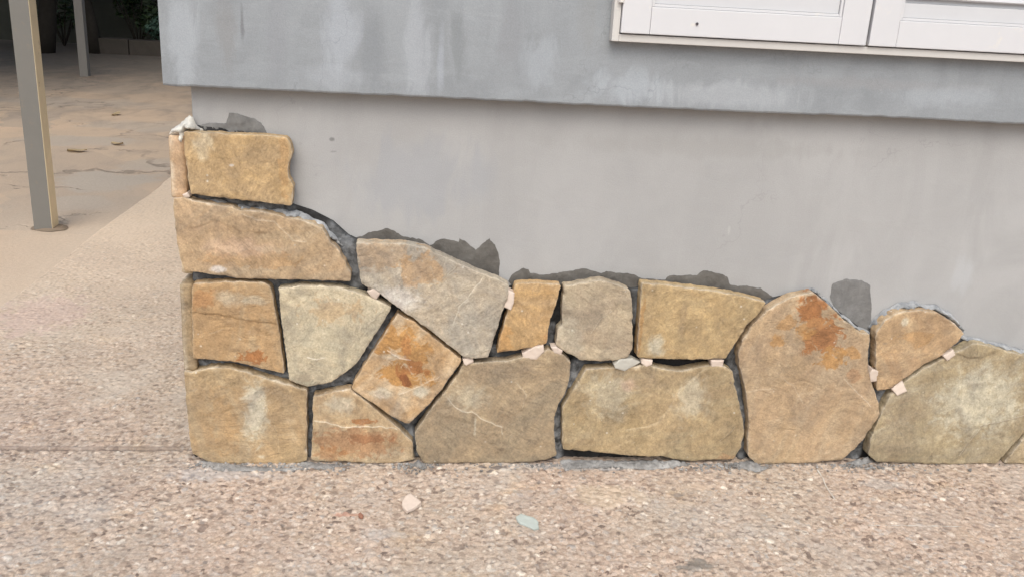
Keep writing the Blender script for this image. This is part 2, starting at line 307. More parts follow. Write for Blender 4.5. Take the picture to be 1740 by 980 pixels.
STAINS = {'C':((0.017,0.4324,0.0347,0.032,'orange',0.6),(0.124,0.2845,0.0331,0.0259,'rust',0.95),(0.1313,0.4293,0.0337,0.0146,'pale',0.4),(0.0689,0.4335,0.0403,0.0262,'pale',0.4)),
'E':((0.4486,0.3377,0.0479,0.0488,'ochre',1),(0.5003,0.3002,0.0513,0.0463,'ochre',0.95),(0.4872,0.2409,0.066,0.0408,'ochre',1),(0.501,0.2568,0.0402,0.0281,'rust',0.9),(0.4871,0.23,0.0143,0.0221,'deep',0.9),(0.4857,0.3155,0.0142,0.0338,'rust',0.6),(0.4548,0.2921,0.0341,0.0093,'pale',0.5),(0.5239,0.1988,0.0261,0.0191,'pale',0.8),(0.4303,0.193,0.036,0.0191,'pale',0.5)),
'G':((0.3869,0.1157,0.0376,0.008,'rust',0.8),(0.3708,0.0598,0.1163,0.0492,'brownrust',0.8),(0.3025,0.0279,0.058,0.0231,'rust',0.5),(0.3256,0.16,0.0428,0.0351,'pale',0.5),(0.3985,0.0665,0.051,0.0197,'deep',0.5)),
'N':((1.4872,0.4343,0.0459,0.0436,'rust',0.95),(1.5374,0.3639,0.0591,0.0574,'rust',0.9),(1.4883,0.3793,0.0309,0.0285,'ochre',0.7),(1.4385,0.4021,0.0368,0.022,'ochre',0.6),(1.5716,0.3002,0.0409,0.0357,'ochre',0.85),(1.6208,0.3172,0.0283,0.0227,'ochre',0.7),(1.6345,0.2568,0.0222,0.0231,'brownrust',0.6),(1.5198,0.3958,0.0402,0.0158,'orange',0.9),(1.4156,0.3494,0.0216,0.0191,'ochre',0.7)),
'F':((0.1217,0.1321,0.0365,0.1112,'pale',0.75),(0.0445,0.1074,0.042,0.0957,'ochre',0.25)),
'D':((0.3163,0.4043,0.0828,0.0386,'ochre',0.3),(0.2385,0.2324,0.0281,0.0124,'dark',0.4)),
'I':((0.5132,0.5091,0.0623,0.051,'ochre',0.45),(0.4255,0.5468,0.0819,0.043,'ochre',0.3),(0.4573,0.4391,0.0974,0.0386,'white',0.55)),
'H':((0.7836,0.2673,0.0206,0.0316,'dark',0.5),(0.7328,0.0424,0.0121,0.0084,'dark',0.8),(0.6621,0.1123,0.0045,0.0328,'pale',0.5),(0.7028,0.2577,0.0876,0.0473,'dark',0.35),(0.6398,0.1852,0.0587,0.0401,'pale',0.35)),
'J':((0.7238,0.3378,0.0202,0.0464,'ochre',0.6),(0.8321,0.3398,0.0117,0.0217,'orange',0.4)),
'K':((0.9571,0.3504,0.0516,0.0389,'dark',0.25),(0.8847,0.3403,0.0441,0.0622,'pale',0.3)),
'L':((1.1028,0.3311,0.027,0.0378,'pale',0.7),(1.1644,0.4093,0.0119,0.0774,'dark',0.3),(1.06,0.3856,0.0074,0.0929,'ochre',0.6)),
'M':((1.0653,0.2387,0.0833,0.0516,'dark',0.4),(0.9954,0.1898,0.0757,0.0733,'pale',0.35),(1.2134,0.1839,0.0525,0.0742,'pale',0.45),(1.0442,0.2229,0.0227,0.0195,'pinkish',0.5),(1.3095,0.234,0.0047,0.0049,'dark',0.9),(1.326,0.0197,0.0223,0.0104,'brownrust',0.6)),
'O':((1.7835,0.3621,0.0444,0.0259,'ochre',0.45),(1.7048,0.346,0.0094,0.0048,'dark',0.6),(1.7456,0.4058,0.011,0.0143,'pale',0.6)),
'P':((1.8062,0.1604,0.0981,0.0682,'dark',0.4),(1.9949,0.1858,0.149,0.1195,'pale',0.6),(1.7813,0.0711,0.0824,0.0872,'dark',0.25)),
'B':((0.1349,0.5282,0.1199,0.0228,'ochre',0.35),(0.0553,0.503,0.0239,0.01,'white',0.7),(0.1009,0.555,0.0926,0.0281,'pinkish',0.4)),
'A':((0.0307,0.7914,0.0254,0.0393,'pale',0.35),(0.2048,0.7542,0.013,0.0801,'ochre',0.35),(0.091,0.7467,0.0077,0.004,'white',0.6))}
SMEARS = {'smear_I':((0.351,0.5572),(0.3662,0.5776),(0.3965,0.5904),(0.4307,0.5985),(0.4498,0.5959),(0.4691,0.5825),(0.496,0.5793),(0.5193,0.5719),(0.5369,0.5624),(0.554,0.5729),(0.5732,0.5787),(0.5966,0.5741),(0.6052,0.5723),(0.608,0.5804),(0.6239,0.5728),(0.6481,0.5533),(0.6669,0.57),(0.68,0.5833),(0.6945,0.5667),(0.7036,0.5425),(0.7084,0.5098),(0.7063,0.487),(0.7271,0.4688),(0.6792,0.4718),(0.5989,0.5071),(0.52,0.5417),(0.4427,0.5517),(0.3739,0.5499),(0.374,0.5055),(0.3857,0.4485),(0.3509,0.4519),(0.3356,0.4883),(0.3281,0.5246),(0.332,0.5487)),
'smear_J':((0.7302,0.4755),(0.7392,0.4944),(0.7661,0.5116),(0.7791,0.5078),(0.7822,0.4967),(0.8272,0.4945),(0.8747,0.506),(0.9188,0.5113),(0.9601,0.5019),(0.9717,0.5084),(0.9965,0.5048),(1.0417,0.5017),(1.0633,0.4917),(1.1007,0.4884),(1.1233,0.4889),(1.1325,0.4997),(1.1818,0.503),(1.2026,0.5035),(1.218,0.5132),(1.2388,0.5137),(1.2822,0.5012),(1.2913,0.48),(1.336,0.4768),(1.3704,0.4733),(1.3892,0.4607),(1.4169,0.4461),(1.3985,0.4261),(1.3154,0.4418),(1.2293,0.455),(1.0625,0.4578),(0.8583,0.4532),(0.7494,0.455)),
'damp_N':((1.5571,0.4547),(1.5598,0.4895),(1.5922,0.5018),(1.6328,0.4999),(1.6584,0.486),(1.6728,0.4396),(1.6819,0.3746),(1.6705,0.3564),(1.6242,0.3854),(1.5842,0.4143)),
'smear_A':((0.0045,0.825),(0.0363,0.8335),(0.0741,0.8342),(0.0813,0.8559),(0.1002,0.8559),(0.1377,0.8454),(0.1562,0.8289),(0.1655,0.812),(0.167,0.8055),(0.0937,0.7983),(0.0014,0.8055))}
RIDGES = {'ridge_N_left':(((1.4128,0.4427),(1.4585,0.4599),(1.5049,0.4724),(1.5267,0.4614)),0.0101),
'ridge_N_right':(((1.5336,0.454),(1.5937,0.4055),(1.6469,0.368),(1.6778,0.3596)),0.0101),
'ridge_O':(((1.6754,0.3727),(1.6987,0.4046),(1.7398,0.435),(1.7979,0.4379),(1.8465,0.4307),(1.8996,0.4043),(1.9431,0.3642)),0.0145),
'ridge_P':(((1.935,0.3519),(1.9667,0.3451),(2.0363,0.3322),(2.1152,0.3119),(2.1929,0.2944)),0.0116),
'ridge_B':(((-0.0045,0.6594),(0.0467,0.6556),(0.0892,0.643),(0.141,0.6392),(0.1931,0.6353),(0.2455,0.6232),(0.2849,0.6059),(0.3069,0.5842),(0.3336,0.5569)),0.0145),
'ridge_corner':(((-0.0463,0.8134),(-0.029,0.8248),(-0.0074,0.8397),(0.0027,0.8346),(0.0163,0.8159)),0.0188)}
BED = ((-0.0024,0.8274),(0.0968,0.8209),(0.1996,0.8038),(0.2015,0.6587),(0.2626,0.6397),(0.3095,0.6159),(0.346,0.5828),(0.3651,0.5748),(0.4118,0.5675),(0.4949,0.5582),(0.5441,0.5391),(0.6372,0.4943),(0.7246,0.4603),(0.7527,0.473),(0.8614,0.4725),(0.9556,0.4838),(1.0381,0.4674),(1.0671,0.4742),(1.2257,0.4624),(1.3749,0.4391),(1.4101,0.4508),(1.5056,0.4717),(1.6671,0.3633),(1.6892,0.3735),(1.7574,0.4327),(1.9136,0.3775),(1.9385,0.3384),(2.1116,0.3044),(2.397,0.2502),(2.6196,0.1469),(2.6514,-0.0156),(-0.0422,-0.0184))
CAP = ((-0.0497,0.8053),(-0.0416,0.8154),(-0.0287,0.8261),(-0.0157,0.8376),(-0.0028,0.8483),(0.0062,0.847),(0.0088,0.8331),(0.0185,0.8221),(0.0266,0.8173),(-0.0088,0.8133),(-0.0135,0.8025),(-0.0184,0.7895),(-0.0266,0.7913),(-0.0289,0.8083),(-0.0378,0.8113))
FILLS = ((((0.442,0.3797),(0.3863,0.2714),(0.3222,0.208),(0.2582,0.1994)),0.0101,0.75),(((0.2523,0.1867),(0.2482,0.0052)),0.0072,0.8),(((0.3579,0.2163),(0.4157,0.1531),(0.4894,0.0969),(0.5146,0.014)),0.0087,0.85),(((0.6027,0.2429),(0.554,0.1624),(0.504,0.1019)),0.0072,0.6),(((0.919,0.2629),(0.8957,0.1736),(0.8746,0.1075),(0.8815,0.0097)),0.0116,0.9),(((1.3191,0.2925),(1.347,0.1778),(1.3743,0.0936),(1.383,0.0072)),0.0101,0.75),(((1.737,0.1814),(1.7171,0.0955),(1.6934,-0.0012)),0.013,0.85),(((-0.0038,0.665),(0.0933,0.6586),(0.2113,0.6473)),0.0087,0.7),(((-0.0338,0.4742),(0.1129,0.4719),(0.3579,0.4615)),0.0072,0.6),(((0.1746,0.4588),(0.1883,0.3524),(0.1977,0.2144)),0.0058,0.4),(((-0.0255,0.258),(0.0085,0.2524),(0.0777,0.2594),(0.1602,0.2296),(0.2441,0.2071)),0.0087,0.8),(((0.8597,0.2573),(0.9423,0.252),(0.9866,0.2622)),0.0072,0.45),(((1.404,0.4527),(1.34,0.365),(1.3036,0.2923)),0.0087,0.55),(((1.0472,0.4756),(1.0548,0.3835)),0.0072,0.5),(((1.6742,0.3628),(1.6893,0.2814)),0.0058,0.4),(((0.3309,0.5893),(0.3579,0.5184),(0.3648,0.4748)),0.0174,0.55),(((0.7178,0.2839),(0.791,0.2881)),0.0072,0.4),(((0.7024,0.2994),(0.7106,0.2807)),0.0087,0.6),(((0.8449,0.3641),(0.8408,0.3172)),0.0072,0.6),(((0.3174,0.5959),(0.3443,0.5469)),0.0145,0.7),(((1.7193,0.2151),(1.7387,0.1984)),0.0087,0.8),(((0.941,0.268),(1.0306,0.2756)),0.0043,0.5),(((1.925,0.3589),(1.898,0.3339)),0.0116,0.7))
GMORTAR = {'gA':((-0.0249,-0.0354),(-0.0082,-0.0143),(0.0337,-0.0442),(0.1152,-0.0617),(0.245,-0.0703),(0.2182,-0.0848),(0.0489,-0.0849),(-0.0037,-0.0677)),
'gB':((0.2209,-0.0497),(0.2383,-0.0134),(0.2636,-0.0436),(0.3593,-0.0554),(0.3027,-0.0732),(0.231,-0.0732)),
'gC':((0.5061,-0.0491),(0.5178,-0.0123),(0.5387,-0.0551),(0.5239,-0.067)),
'gD':((0.8856,-0.011),(0.9003,0.0147),(0.9681,-0.0043),(1.1252,-0.0101),(1.2177,-0.0225),(1.2247,-0.0539),(1.1243,-0.0785),(1.0187,-0.0664),(0.895,-0.0726)),
'gE':((1.3663,-0.0347),(1.4008,0.004),(1.4161,-0.0535),(1.4436,-0.0659),(1.3947,-0.0905),(1.3498,-0.0599)),
'gF':((1.6493,-0.0404),(1.6991,-0.0046),(1.7475,0.0188),(1.7436,-0.0338),(1.6928,-0.053))}

# ------------------------------------------------------------------ materials
def mat_plaster(name, base, patches, seedv, mott=1.0):
    t = NT(name); P = t.obj()
    n1 = t.noise(P, 2.2, 5, .6, .6); n2 = t.noise(t.map(P, (seedv, 0, 0), (1, 1, .45)), 6, 6, .6, 1.2); n3 = t.noise(P, 420, 3, .6)
    n4 = t.noise(t.map(P, (0, 3, 0), (1, 1, 4)), 9, 5, .6, .5)
    col = t.mix(t.ramp(n1, [(.35, 0), (.65, 1)]), sc_(base, 1 - .07 * mott), sc_(base, 1 + .05 * mott))
    col = t.mix(t.ramp(n2, [(.42, 0), (.62, .55)]), col, sc_(base, 1 - .14 * mott))
    col = t.mix(t.ramp(n4, [(.5, 0), (.66, .45 if mott > 1.1 else .08)]), col, sc_(base, 1.13))
    for cx, cz, rx, rz, c, s in patches:
        m = t.spot(P, cx, cz, rx, rz, t.noise(t.map(P, (1, 1, 1), (1, 1, .35)), 16, 6, .65, .8), 1.3, .42)
        col = t.mix(t.math('MULTIPLY', m, s), col, c)
    # small scuffs and pin holes
    v = t.vor(t.map(P, (0, 0, 0), (1, 1, .5)), 9); sc = t.ramp(v, [(.0, .8), (.045, 0)])
    col = t.mix(t.math('MULTIPLY', sc, t.ramp(t.noise(P, 5, 2), [(.5, 0), (.6, .8)])), col, sc_(base, 1.35))
    v2 = t.vor(t.map(P, (4, 0, 1)), 5); sc2 = t.ramp(v2, [(.0, .9), (.03, 0)])
    col = t.mix(t.math('MULTIPLY', sc2, t.ramp(t.noise(P, 3, 2), [(.5, 0), (.58, .8)])), col, sc_(base, .45))
    col = t.mix(.2, col, t.ramp(n3, [(.3, .3), (.7, .7)]), 'OVERLAY')
    hl = t.vor(t.vm('ADD', P, t.vm('MULTIPLY', t.noise(P, 3, 5, .65, col=True), (.7, 0, .7))), 1.6, 'DISTANCE_TO_EDGE')
    col = t.mix(t.math('MULTIPLY', t.ramp(hl, [(.001, .5), (.0035, 0)]), t.ramp(t.noise(P, 2.6, 3), [(.5, 0), (.6, 1)])), col, sc_(base, .72))
    b = t.bump(t.noise(t.map(P, (0, 0, 0), (1, 1, 1.6)), 7, 5, .55, .8), .35, .005)
    b = t.bump(n3, .25, .0012, b)
    return t.fin(col, t.ramp(n2, [(.3, .62), (.7, .85)]), b, spec=.35)

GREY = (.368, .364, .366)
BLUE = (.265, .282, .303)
m_lower = mat_plaster('plinth_plaster', GREY, [(.308, .806, .008, .006, (.13, .13, .13), .7), (.312, .778, .010, .003, (.2, .2, .2), .5),
    (.42, .42, .012, .02, (.12, .12, .12), 0), (1.27, .62, .004, .014, (.5, .49, .48), .5), (1.5, .66, .4, .14, (.35, .345, .345), .4), (.5, .72, .2, .12, (.30, .31, .335), .5), (1.2, .82, .5, .03, (.30, .295, .29), .4),
    (1.9, .52, .03, .07, (.42, .43, .445), .6), (1.97, .5, .02, .07, (.2, .2, .21), .0)], 2)
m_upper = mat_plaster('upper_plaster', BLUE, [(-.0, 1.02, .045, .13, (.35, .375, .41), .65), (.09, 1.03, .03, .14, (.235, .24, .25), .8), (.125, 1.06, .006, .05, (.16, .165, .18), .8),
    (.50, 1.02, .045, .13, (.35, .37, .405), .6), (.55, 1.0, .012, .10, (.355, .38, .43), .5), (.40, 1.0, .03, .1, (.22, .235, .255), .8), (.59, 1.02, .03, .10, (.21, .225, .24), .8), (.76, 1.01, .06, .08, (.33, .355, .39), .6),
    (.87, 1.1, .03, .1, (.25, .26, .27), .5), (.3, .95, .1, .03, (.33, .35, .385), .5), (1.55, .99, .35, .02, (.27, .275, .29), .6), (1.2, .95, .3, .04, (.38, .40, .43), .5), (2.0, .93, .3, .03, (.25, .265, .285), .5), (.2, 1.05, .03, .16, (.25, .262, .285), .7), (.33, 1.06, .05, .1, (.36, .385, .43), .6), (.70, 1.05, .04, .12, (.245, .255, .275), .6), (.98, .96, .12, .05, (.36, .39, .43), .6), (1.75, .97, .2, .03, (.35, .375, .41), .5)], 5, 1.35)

def mat_ground():
    t = NT('exposed_pebble_concrete'); P = t.obj()
    fine = t.noise(P, 210, 5, .75); f2 = t.noise(P, 75, 5, .7)
    def peb(x): return t.ramp(x, [(.0, (.14, .11, .095)), (.07, (.26, .21, .175)), (.2, (.41, .335, .275)), (.5, (.52, .435, .36)), (.68, (.40, .36, .325)), (.84, (.60, .52, .44)), (.94, (.37, .36, .35)), (.98, (.74, .69, .61))])
    matrix = t.mix(f2, (.29, .245, .205), (.52, .45, .38))
    col = t.mix(t.math('MULTIPLY', t.attr('pm'), 1.0), matrix, peb(t.attr('peb')))
    col = t.mix(.38, col, t.ramp(fine, [(.33, .22), (.67, .78)]), 'OVERLAY')
    col = t.mix(.32, col, t.ramp(f2, [(.33, .25), (.67, .75)]), 'OVERLAY')
    col = t.mix(t.math('MULTIPLY', t.attr('hol'), .55), col, (.16, .13, .115))
    A = t.noise(P, 1.6, 4, .6, .3); B = t.noise(t.map(P, (5, 1, 0)), 3.1, 5, .65, .4); Cc = t.noise(t.map(P, (2, 8, 0)), 9, 4, .6, .4)
    col = t.mix(t.ramp(A, [(.42, 0), (.6, .5)]), col, (1.03, .95, .95), 'MULTIPLY')
    col = t.mix(t.ramp(B, [(.52, 0), (.68, .4)]), col, t.mix(fine, (.36, .355, .355), (.52, .51, .50)))
    col = t.mix(t.ramp(Cc, [(.58, 0), (.72, .5)]), col, (1.08, 1.0, .84), 'MULTIPLY')
    col = t.mix(t.ramp(t.noise(t.map(P, (7, 3, 0)), 5, 5, .65), [(.56, 0), (.72, .45)]), col, (.70, .69, .69), 'MULTIPLY')
    sx = t.n('ShaderNodeSeparateXYZ'); t.set(sx.inputs[0], P)
    dust = t.ramp(t.math('ADD', t.math('MULTIPLY', sx.outputs[1], .32), t.math('MULTIPLY', t.math('SUBTRACT', B, .5), .8)), [(.0, 0), (.7, .72)])
    col = t.mix(dust, col, t.mix(f2, (.58, .48, .375), (.88, .74, .585)))
    # dust swept up against the worn edge of the slab
    ed = t.ramp(t.math('ADD', sx.outputs[0], t.math('MULTIPLY', t.math('SUBTRACT', t.noise(P, 9, 5, .65), .5), .25)), [(-.0, .0), (.0001, 0)])
    col = t.mix(1, col, (1.0, .965, .925), 'MULTIPLY')
    hd = t.vor(t.map(P, (1, 2, 0), (1, 1.5, 1)), 44, out='Distance'); hcs = t.n('ShaderNodeSeparateColor'); t.set(hcs.inputs[0], t.vor(t.map(P, (1, 2, 0), (1, 1.5, 1)), 44, out='Color'))
    dk = t.math('MULTIPLY', t.ramp(t.math('ADD', hd, t.math('MULTIPLY', t.math('SUBTRACT', f2, .5), .7)), [(.14, 1), (.34, 0)]), t.ramp(hcs.outputs[1], [(.70, 0), (.76, .75)]))
    col = t.mix(t.math('MULTIPLY', dk, t.math('SUBTRACT', 1, dust)), col, (.17, .145, .13))
    nzb = t.noise(P, 22, 5, .65)
    for cx, cy, rx, ry, c, s in [(-.78, 1.0, .18, .25, (.55, .40, .37), .4), (1.114, -.49, .045, .03, (.15, .14, .125), .75), (.727, -.066, .03, .010, (.15, .13, .12), .85), (.685, -.064, .014, .010, (.15, .13, .12), .85), (.70, -.085, .012, .008, (.15, .13, .12), .85), (1.1, -.06, .02, .010, (.16, .15, .14), .8), (1.0, -.075, .012, .010, (.18, .16, .15), .8), (.42, -.055, .03, .006, (.17, .15, .14), .8),
                              (1.16, -.20, .02, .012, (.22, .19, .17), .7), (1.5, -.18, .012, .008, (.2, .18, .16), .7), (1.42, -.06, .012, .008, (.2, .18, .16), .7),
                              (.98, -.2, .11, .06, (.56, .46, .34), .45), (1.7, -.15, .1, .03, (.42, .43, .43), .3), (1.22, -.16, .04, .02, (.58, .46, .36), .5), (.37, -.28, .04, .008, (.46, .25, .18), .6), (.45, -.36, .06, .03, (.46, .455, .45), .35), (.05, -.1, .15, .04, (.42, .41, .41), .5), (.95, -.06, .2, .02, (.44, .44, .44), .5)]:
        col = t.mix(t.math('MULTIPLY', t.spot(P, cx, cy, rx, ry, nzb, 1.3, .25, 'xy'), s), col, c)
    b = t.bump(f2, .5, .0018); b = t.bump(fine, .5, .0010, b)
    return t.fin(col, .8, b, spec=.3)
m_ground = mat_ground()

def mat_drive():
    t = NT('dusty_driveway_concrete'); P = t.obj()
    n1 = t.noise(P, 1.3, 6, .6, .4); n2 = t.noise(t.map(P, (3, 0, 0), (1, .5, 1)), 4, 6, .65, .6); n3 = t.noise(P, 60, 5, .7)
    col = t.mix(t.ramp(n1, [(.35, 0), (.62, 1)]), (.46, .36, .27), (.36, .295, .235))
    col = t.mix(t.ramp(n2, [(.50, 0), (.64, .55)]), col, (.25, .22, .19))
    dd = t.vm('ADD', P, t.vm('MULTIPLY', t.noise(P, 3, 3, .6, col=True), (.25, .25, 0)))
    sv = t.vor(dd, 1.15, out='Color'); sp = t.n('ShaderNodeSeparateColor'); t.set(sp.inputs[0], sv)
    col = t.mix(.9, col, t.ramp(sp.outputs[0], [(0, (.78, .80, .84)), (.5, (1.0, .99, .97)), (1, (1.2, 1.12, 1.02))]), 'MULTIPLY')
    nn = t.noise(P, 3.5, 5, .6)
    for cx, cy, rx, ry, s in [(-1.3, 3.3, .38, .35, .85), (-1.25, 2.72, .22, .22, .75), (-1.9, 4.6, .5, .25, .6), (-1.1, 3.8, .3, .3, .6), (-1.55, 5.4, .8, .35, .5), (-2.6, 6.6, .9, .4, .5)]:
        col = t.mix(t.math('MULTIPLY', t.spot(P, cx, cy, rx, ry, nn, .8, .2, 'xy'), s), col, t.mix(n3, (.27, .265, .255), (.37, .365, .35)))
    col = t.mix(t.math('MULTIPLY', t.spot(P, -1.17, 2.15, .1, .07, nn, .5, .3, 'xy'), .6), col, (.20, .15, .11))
    # cracks
    col = t.mix(1, col, (1.27, 1.20, 1.12), 'MULTIPLY')
    D = t.vm('ADD', P, t.vm('MULTIPLY', t.noise(P, 2.5, 4, .6, col=True), (.9, .9, 0)))
    e = t.vor(t.map(D, sc=(.8, 1.3, 1)), .75, 'DISTANCE_TO_EDGE'); cr = t.ramp(e, [(.004, 1), (.016, 0)])
    cr = t.math('MULTIPLY', cr, t.ramp(t.noise(P, 1.8, 3), [(.42, 0), (.55, 1)]))
    col = t.mix(t.math('MULTIPLY', cr, .85), col, (.09, .075, .06))
    col = t.mix(.5, col, t.mix(n3, sc_((.42, .345, .275), .75), sc_((.42, .345, .275), 1.15)))
    # tree shade painted into the colour towards the garden, with a ragged edge
    sx = t.n('ShaderNodeSeparateXYZ'); t.set(sx.inputs[0], P)
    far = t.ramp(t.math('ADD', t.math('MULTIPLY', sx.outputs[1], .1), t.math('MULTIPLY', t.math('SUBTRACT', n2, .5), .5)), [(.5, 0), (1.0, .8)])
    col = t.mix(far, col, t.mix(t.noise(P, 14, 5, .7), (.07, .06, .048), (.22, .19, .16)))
    mx = t.n('ShaderNodeMapRange'); t.set(mx.inputs[0], t.math('ADD', sx.outputs[0], t.math('MULTIPLY', t.math('SUBTRACT', n2, .5), .9))); mx.inputs[1].default_value = -1.75; mx.inputs[2].default_value = -1.0
    my = t.n('ShaderNodeMapRange'); t.set(my.inputs[0], sx.outputs[1]); my.inputs[1].default_value = 3.4; my.inputs[2].default_value = 2.2
    col = t.mix(t.math('MULTIPLY', t.math('MULTIPLY', mx.outputs[0], my.outputs[0]), .75), col, t.mix(n3, (.47, .385, .30), (.72, .59, .465)))
    b = t.bump(n3, .6, .004); b = t.bump(cr, .8, -.008, b)
    return t.fin(col, .85, b)
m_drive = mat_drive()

COL = dict(orange=(.40, .21, .09), rust=(.32, .145, .055), ochre=(.40, .225, .085), deep=(.22, .085, .035), pale=(.55, .52, .42), white=(.66, .63, .60),
           dark=(.24, .185, .13), brownrust=(.34, .20, .11), pinkish=(.52, .37, .28))
HARD = ('rust', 'deep', 'brownrust', 'orange', 'ochre')
def mat_stone(key, a, b, c, seedv):
    t = NT('flagstone_' + key); P = t.obj(); Q = t.map(P, (seedv * 3.7, seedv * 1.3, seedv * 2.1), (1, 1, 1), (0, seedv * 1.1, 0))
    a, b, c = [tuple(q * m for q, m in zip(x, (.835, .765, .69))) for x in (a, b, c)]
    n1 = t.noise(Q, 5, 6, .6, .8); n2 = t.noise(t.map(Q, (5, 5, 5), (1, 1, .4)), 13, 6, .65, 1.2); n3 = t.noise(Q, 60, 5, .7); n4 = t.noise(t.map(Q, (1, 2, 3)), 22, 5, .6, .5)
    col = t.mix(t.ramp(n1, [(.38, 0), (.6, 1)]), a, b)
    col = t.mix(t.ramp(n2, [(.46, 0), (.64, .7)]), col, c)
    col = t.mix(t.ramp(n4, [(.55, 0), (.7, .35)]), col, sc_(a, 1.3))
    col = t.mix(t.ramp(t.noise(t.map(Q, (9, 2, 3)), 9, 6, .6, 2), [(.56, 0), (.62, .28), (.68, 0)]), col, sc_(b, .7))
    nzs = t.noise(Q, 26, 6, .65, .8)
    ct = t.noise(t.map(Q, (2, 6, 1)), 4.5, 5, .6, 1.5)
    thin = t.ramp(ct, [(.485, 0), (.495, .35), (.50, .45), (.515, 0)])
    col = t.mix(t.math('MULTIPLY', thin, t.ramp(n4, [(.45, 0), (.6, .4)])), col, (.56, .48, .36))
    thin2 = t.ramp(t.noise(t.map(Q, (8, 3, 4)), 7, 6, .65, 1.0), [(.49, 0), (.50, .5), (.51, 0)])
    col = t.mix(t.math('MULTIPLY', thin2, t.ramp(n1, [(.45, 0), (.6, .7)])), col, sc_(b, .55))
    for cx, cz, rx, rz, cn, s in STAINS.get(key, ()):
        x, z = cx - ORG[key][0], cz - ORG[key][1]
        m = t.spot(P, x, z, rx * 1.08, rz * 1.08, nzs, 1.5 if cn in HARD else 1.0, .13 if cn in HARD else .42)
        cc = COL[cn]
        col = t.mix(t.math('MULTIPLY', m, s), col, t.mix(t.noise(Q, 45, 5, .7, .6), sc_(cc, .5), sc_(cc, 1.5)))
    col = t.mix(t.math('MULTIPLY', t.attr('vein'), 1.0), col, (.68, .62, .52))
    col = t.mix(t.math('MULTIPLY', t.attr('rim'), t.ramp(n4, [(.35, .1), (.6, .75)])), col, t.mix(n3, (.50, .43, .33), (.66, .60, .50)))
    col = t.mix(.32, col, t.ramp(n3, [(.32, .25), (.68, .76)]), 'OVERLAY')
    mid = t.ramp(t.noise(t.map(Q, (6, 6, 1)), 8, 8, .66, 1.6), [(.34, (.28, .28, .30)), (.66, (.70, .69, .65))])
    col = t.mix(.5, col, mid, 'OVERLAY')
    v = t.vor(Q, 26); col = t.mix(t.math('MULTIPLY', t.ramp(v, [(.035, .8), (.09, 0)]), t.ramp(n1, [(.45, 0), (.55, .7)])), col, (.70, .66, .58))
    v = t.vor(t.map(Q, (4, 4, 4)), 20); col = t.mix(t.math('MULTIPLY', t.ramp(v, [(.03, .8), (.07, 0)]), t.ramp(n2, [(.5, 0), (.6, .7)])), col, (.13, .10, .08))
    gr = t.noise(Q, 210, 5, .75)
    col = t.mix(.36, col, t.ramp(gr, [(.32, .2), (.68, .8)]), 'OVERLAY')
    lay = t.noise(t.map(Q, (3, 1, 2), (1, 1, 2.2)), 8, 7, .68, 1.6)
    bp = t.bump(t.ramp(lay, [(.40, 0), (.415, .25), (.5, .3), (.51, .6), (.58, .65), (.588, 1)]), .7, .0028)
    bp = t.bump(t.noise(t.map(Q, (0, 0, 0), (1, 1, 1.8)), 18, 6, .62, .8), .3, .0020, bp)
    bp = t.bump(n3, .35, .0010, bp); bp = t.bump(gr, .45, .0008, bp); bp = t.bump(t.noise(Q, 380, 2), .3, .0005, bp)
    return t.fin(col, t.ramp(n2, [(.3, .6), (.7, .82)]), bp, spec=.35)

def mat_mortar(name, dark, light, rough_scale=80, wet=.75, spec=.35):
    t = NT(name); P = t.obj(); n = t.noise(P, rough_scale, 6, .7); n2 = t.noise(P, 14, 5, .65, .5)
    col = t.mix(t.ramp(n2, [(.35, 0), (.65, 1)]), dark, light)
    col = t.mix(.6, col, t.mix(n, (.2, .2, .2), (.8, .8, .8)), 'OVERLAY')
    b = t.bump(n, .9, .003); b = t.bump(t.noise(P, 300, 3), .6, .001, b)
    return t.fin(col, wet, b, spec=spec)
m_wetsm = mat_mortar('wet_cement_smear', (.082, .075, .068), (.128, .12, .11), 60, .7)
m_damp = mat_mortar('drying_cement_patch', (.15, .147, .145), (.20, .197, .194), 60, .8)
m_dry = mat_mortar('dry_rough_mortar', (.20, .21, .225), (.44, .445, .455), 130, .9)
m_white = mat_mortar('white_mortar', (.45, .44, .42), (.78, .75, .68), 120, .9)
m_crumb = mat_mortar('mortar_crumb_grey', (.15, .145, .14), (.38, .37, .36), 170, .9)

def mat_bed():
    t = NT('joint_mortar'); P = t.obj(); n = t.noise(P, 110, 6, .7); n2 = t.noise(P, 22, 5, .65, .5)
    col = t.mix(t.ramp(n2, [(.35, 0), (.65, 1)]), (.010, .010, .010), (.04, .039, .04))
    f = t.math('MULTIPLY', t.attr('fill'), t.ramp(t.noise(P, 42, 5, .65, .4), [(.34, .22), (.54, 1)]))
    col = t.mix(f, col, t.mix(n, (.16, .17, .18), (.36, .37, .39)))
    b = t.bump(n, .9, .003); b = t.bump(t.noise(P, 30, 4), .8, .006, b)
    return t.fin(col, .85, b)
m_bed = mat_bed()

def mat_simple(name, c, var=.12, scale=40, rough=.6, bump=.2, spec=.4, dirt=None, metal=0):
    t = NT(name); P = t.obj(); n = t.noise(P, scale, 5, .65); n2 = t.noise(P, scale * .15, 4, .6)
    col = t.mix(n, sc_(c, 1 - var), sc_(c, 1 + var)); col = t.mix(t.ramp(n2, [(.4, 0), (.7, .4)]), col, sc_(c, 1 - 1.5 * var))
    if dirt: col = t.mix(t.math('MULTIPLY', t.ramp(t.noise(t.map(P, (3, 3, 3)), 18, 6, .75), [(.6, 0), (.7, .7)]), 1), col, dirt)
    return t.fin(col, rough, t.bump(n, bump, .001), metal, spec)
m_chip = mat_simple('pale_pink_chip', (.63, .53, .455), .12, 90, .75, .5)
m_chipg = mat_simple('grey_shard', (.46, .44, .39), .2, 60, .75, .6)
m_green = mat_simple('green_grey_flake', (.44, .48, .45), .12, 60, .6, .4)
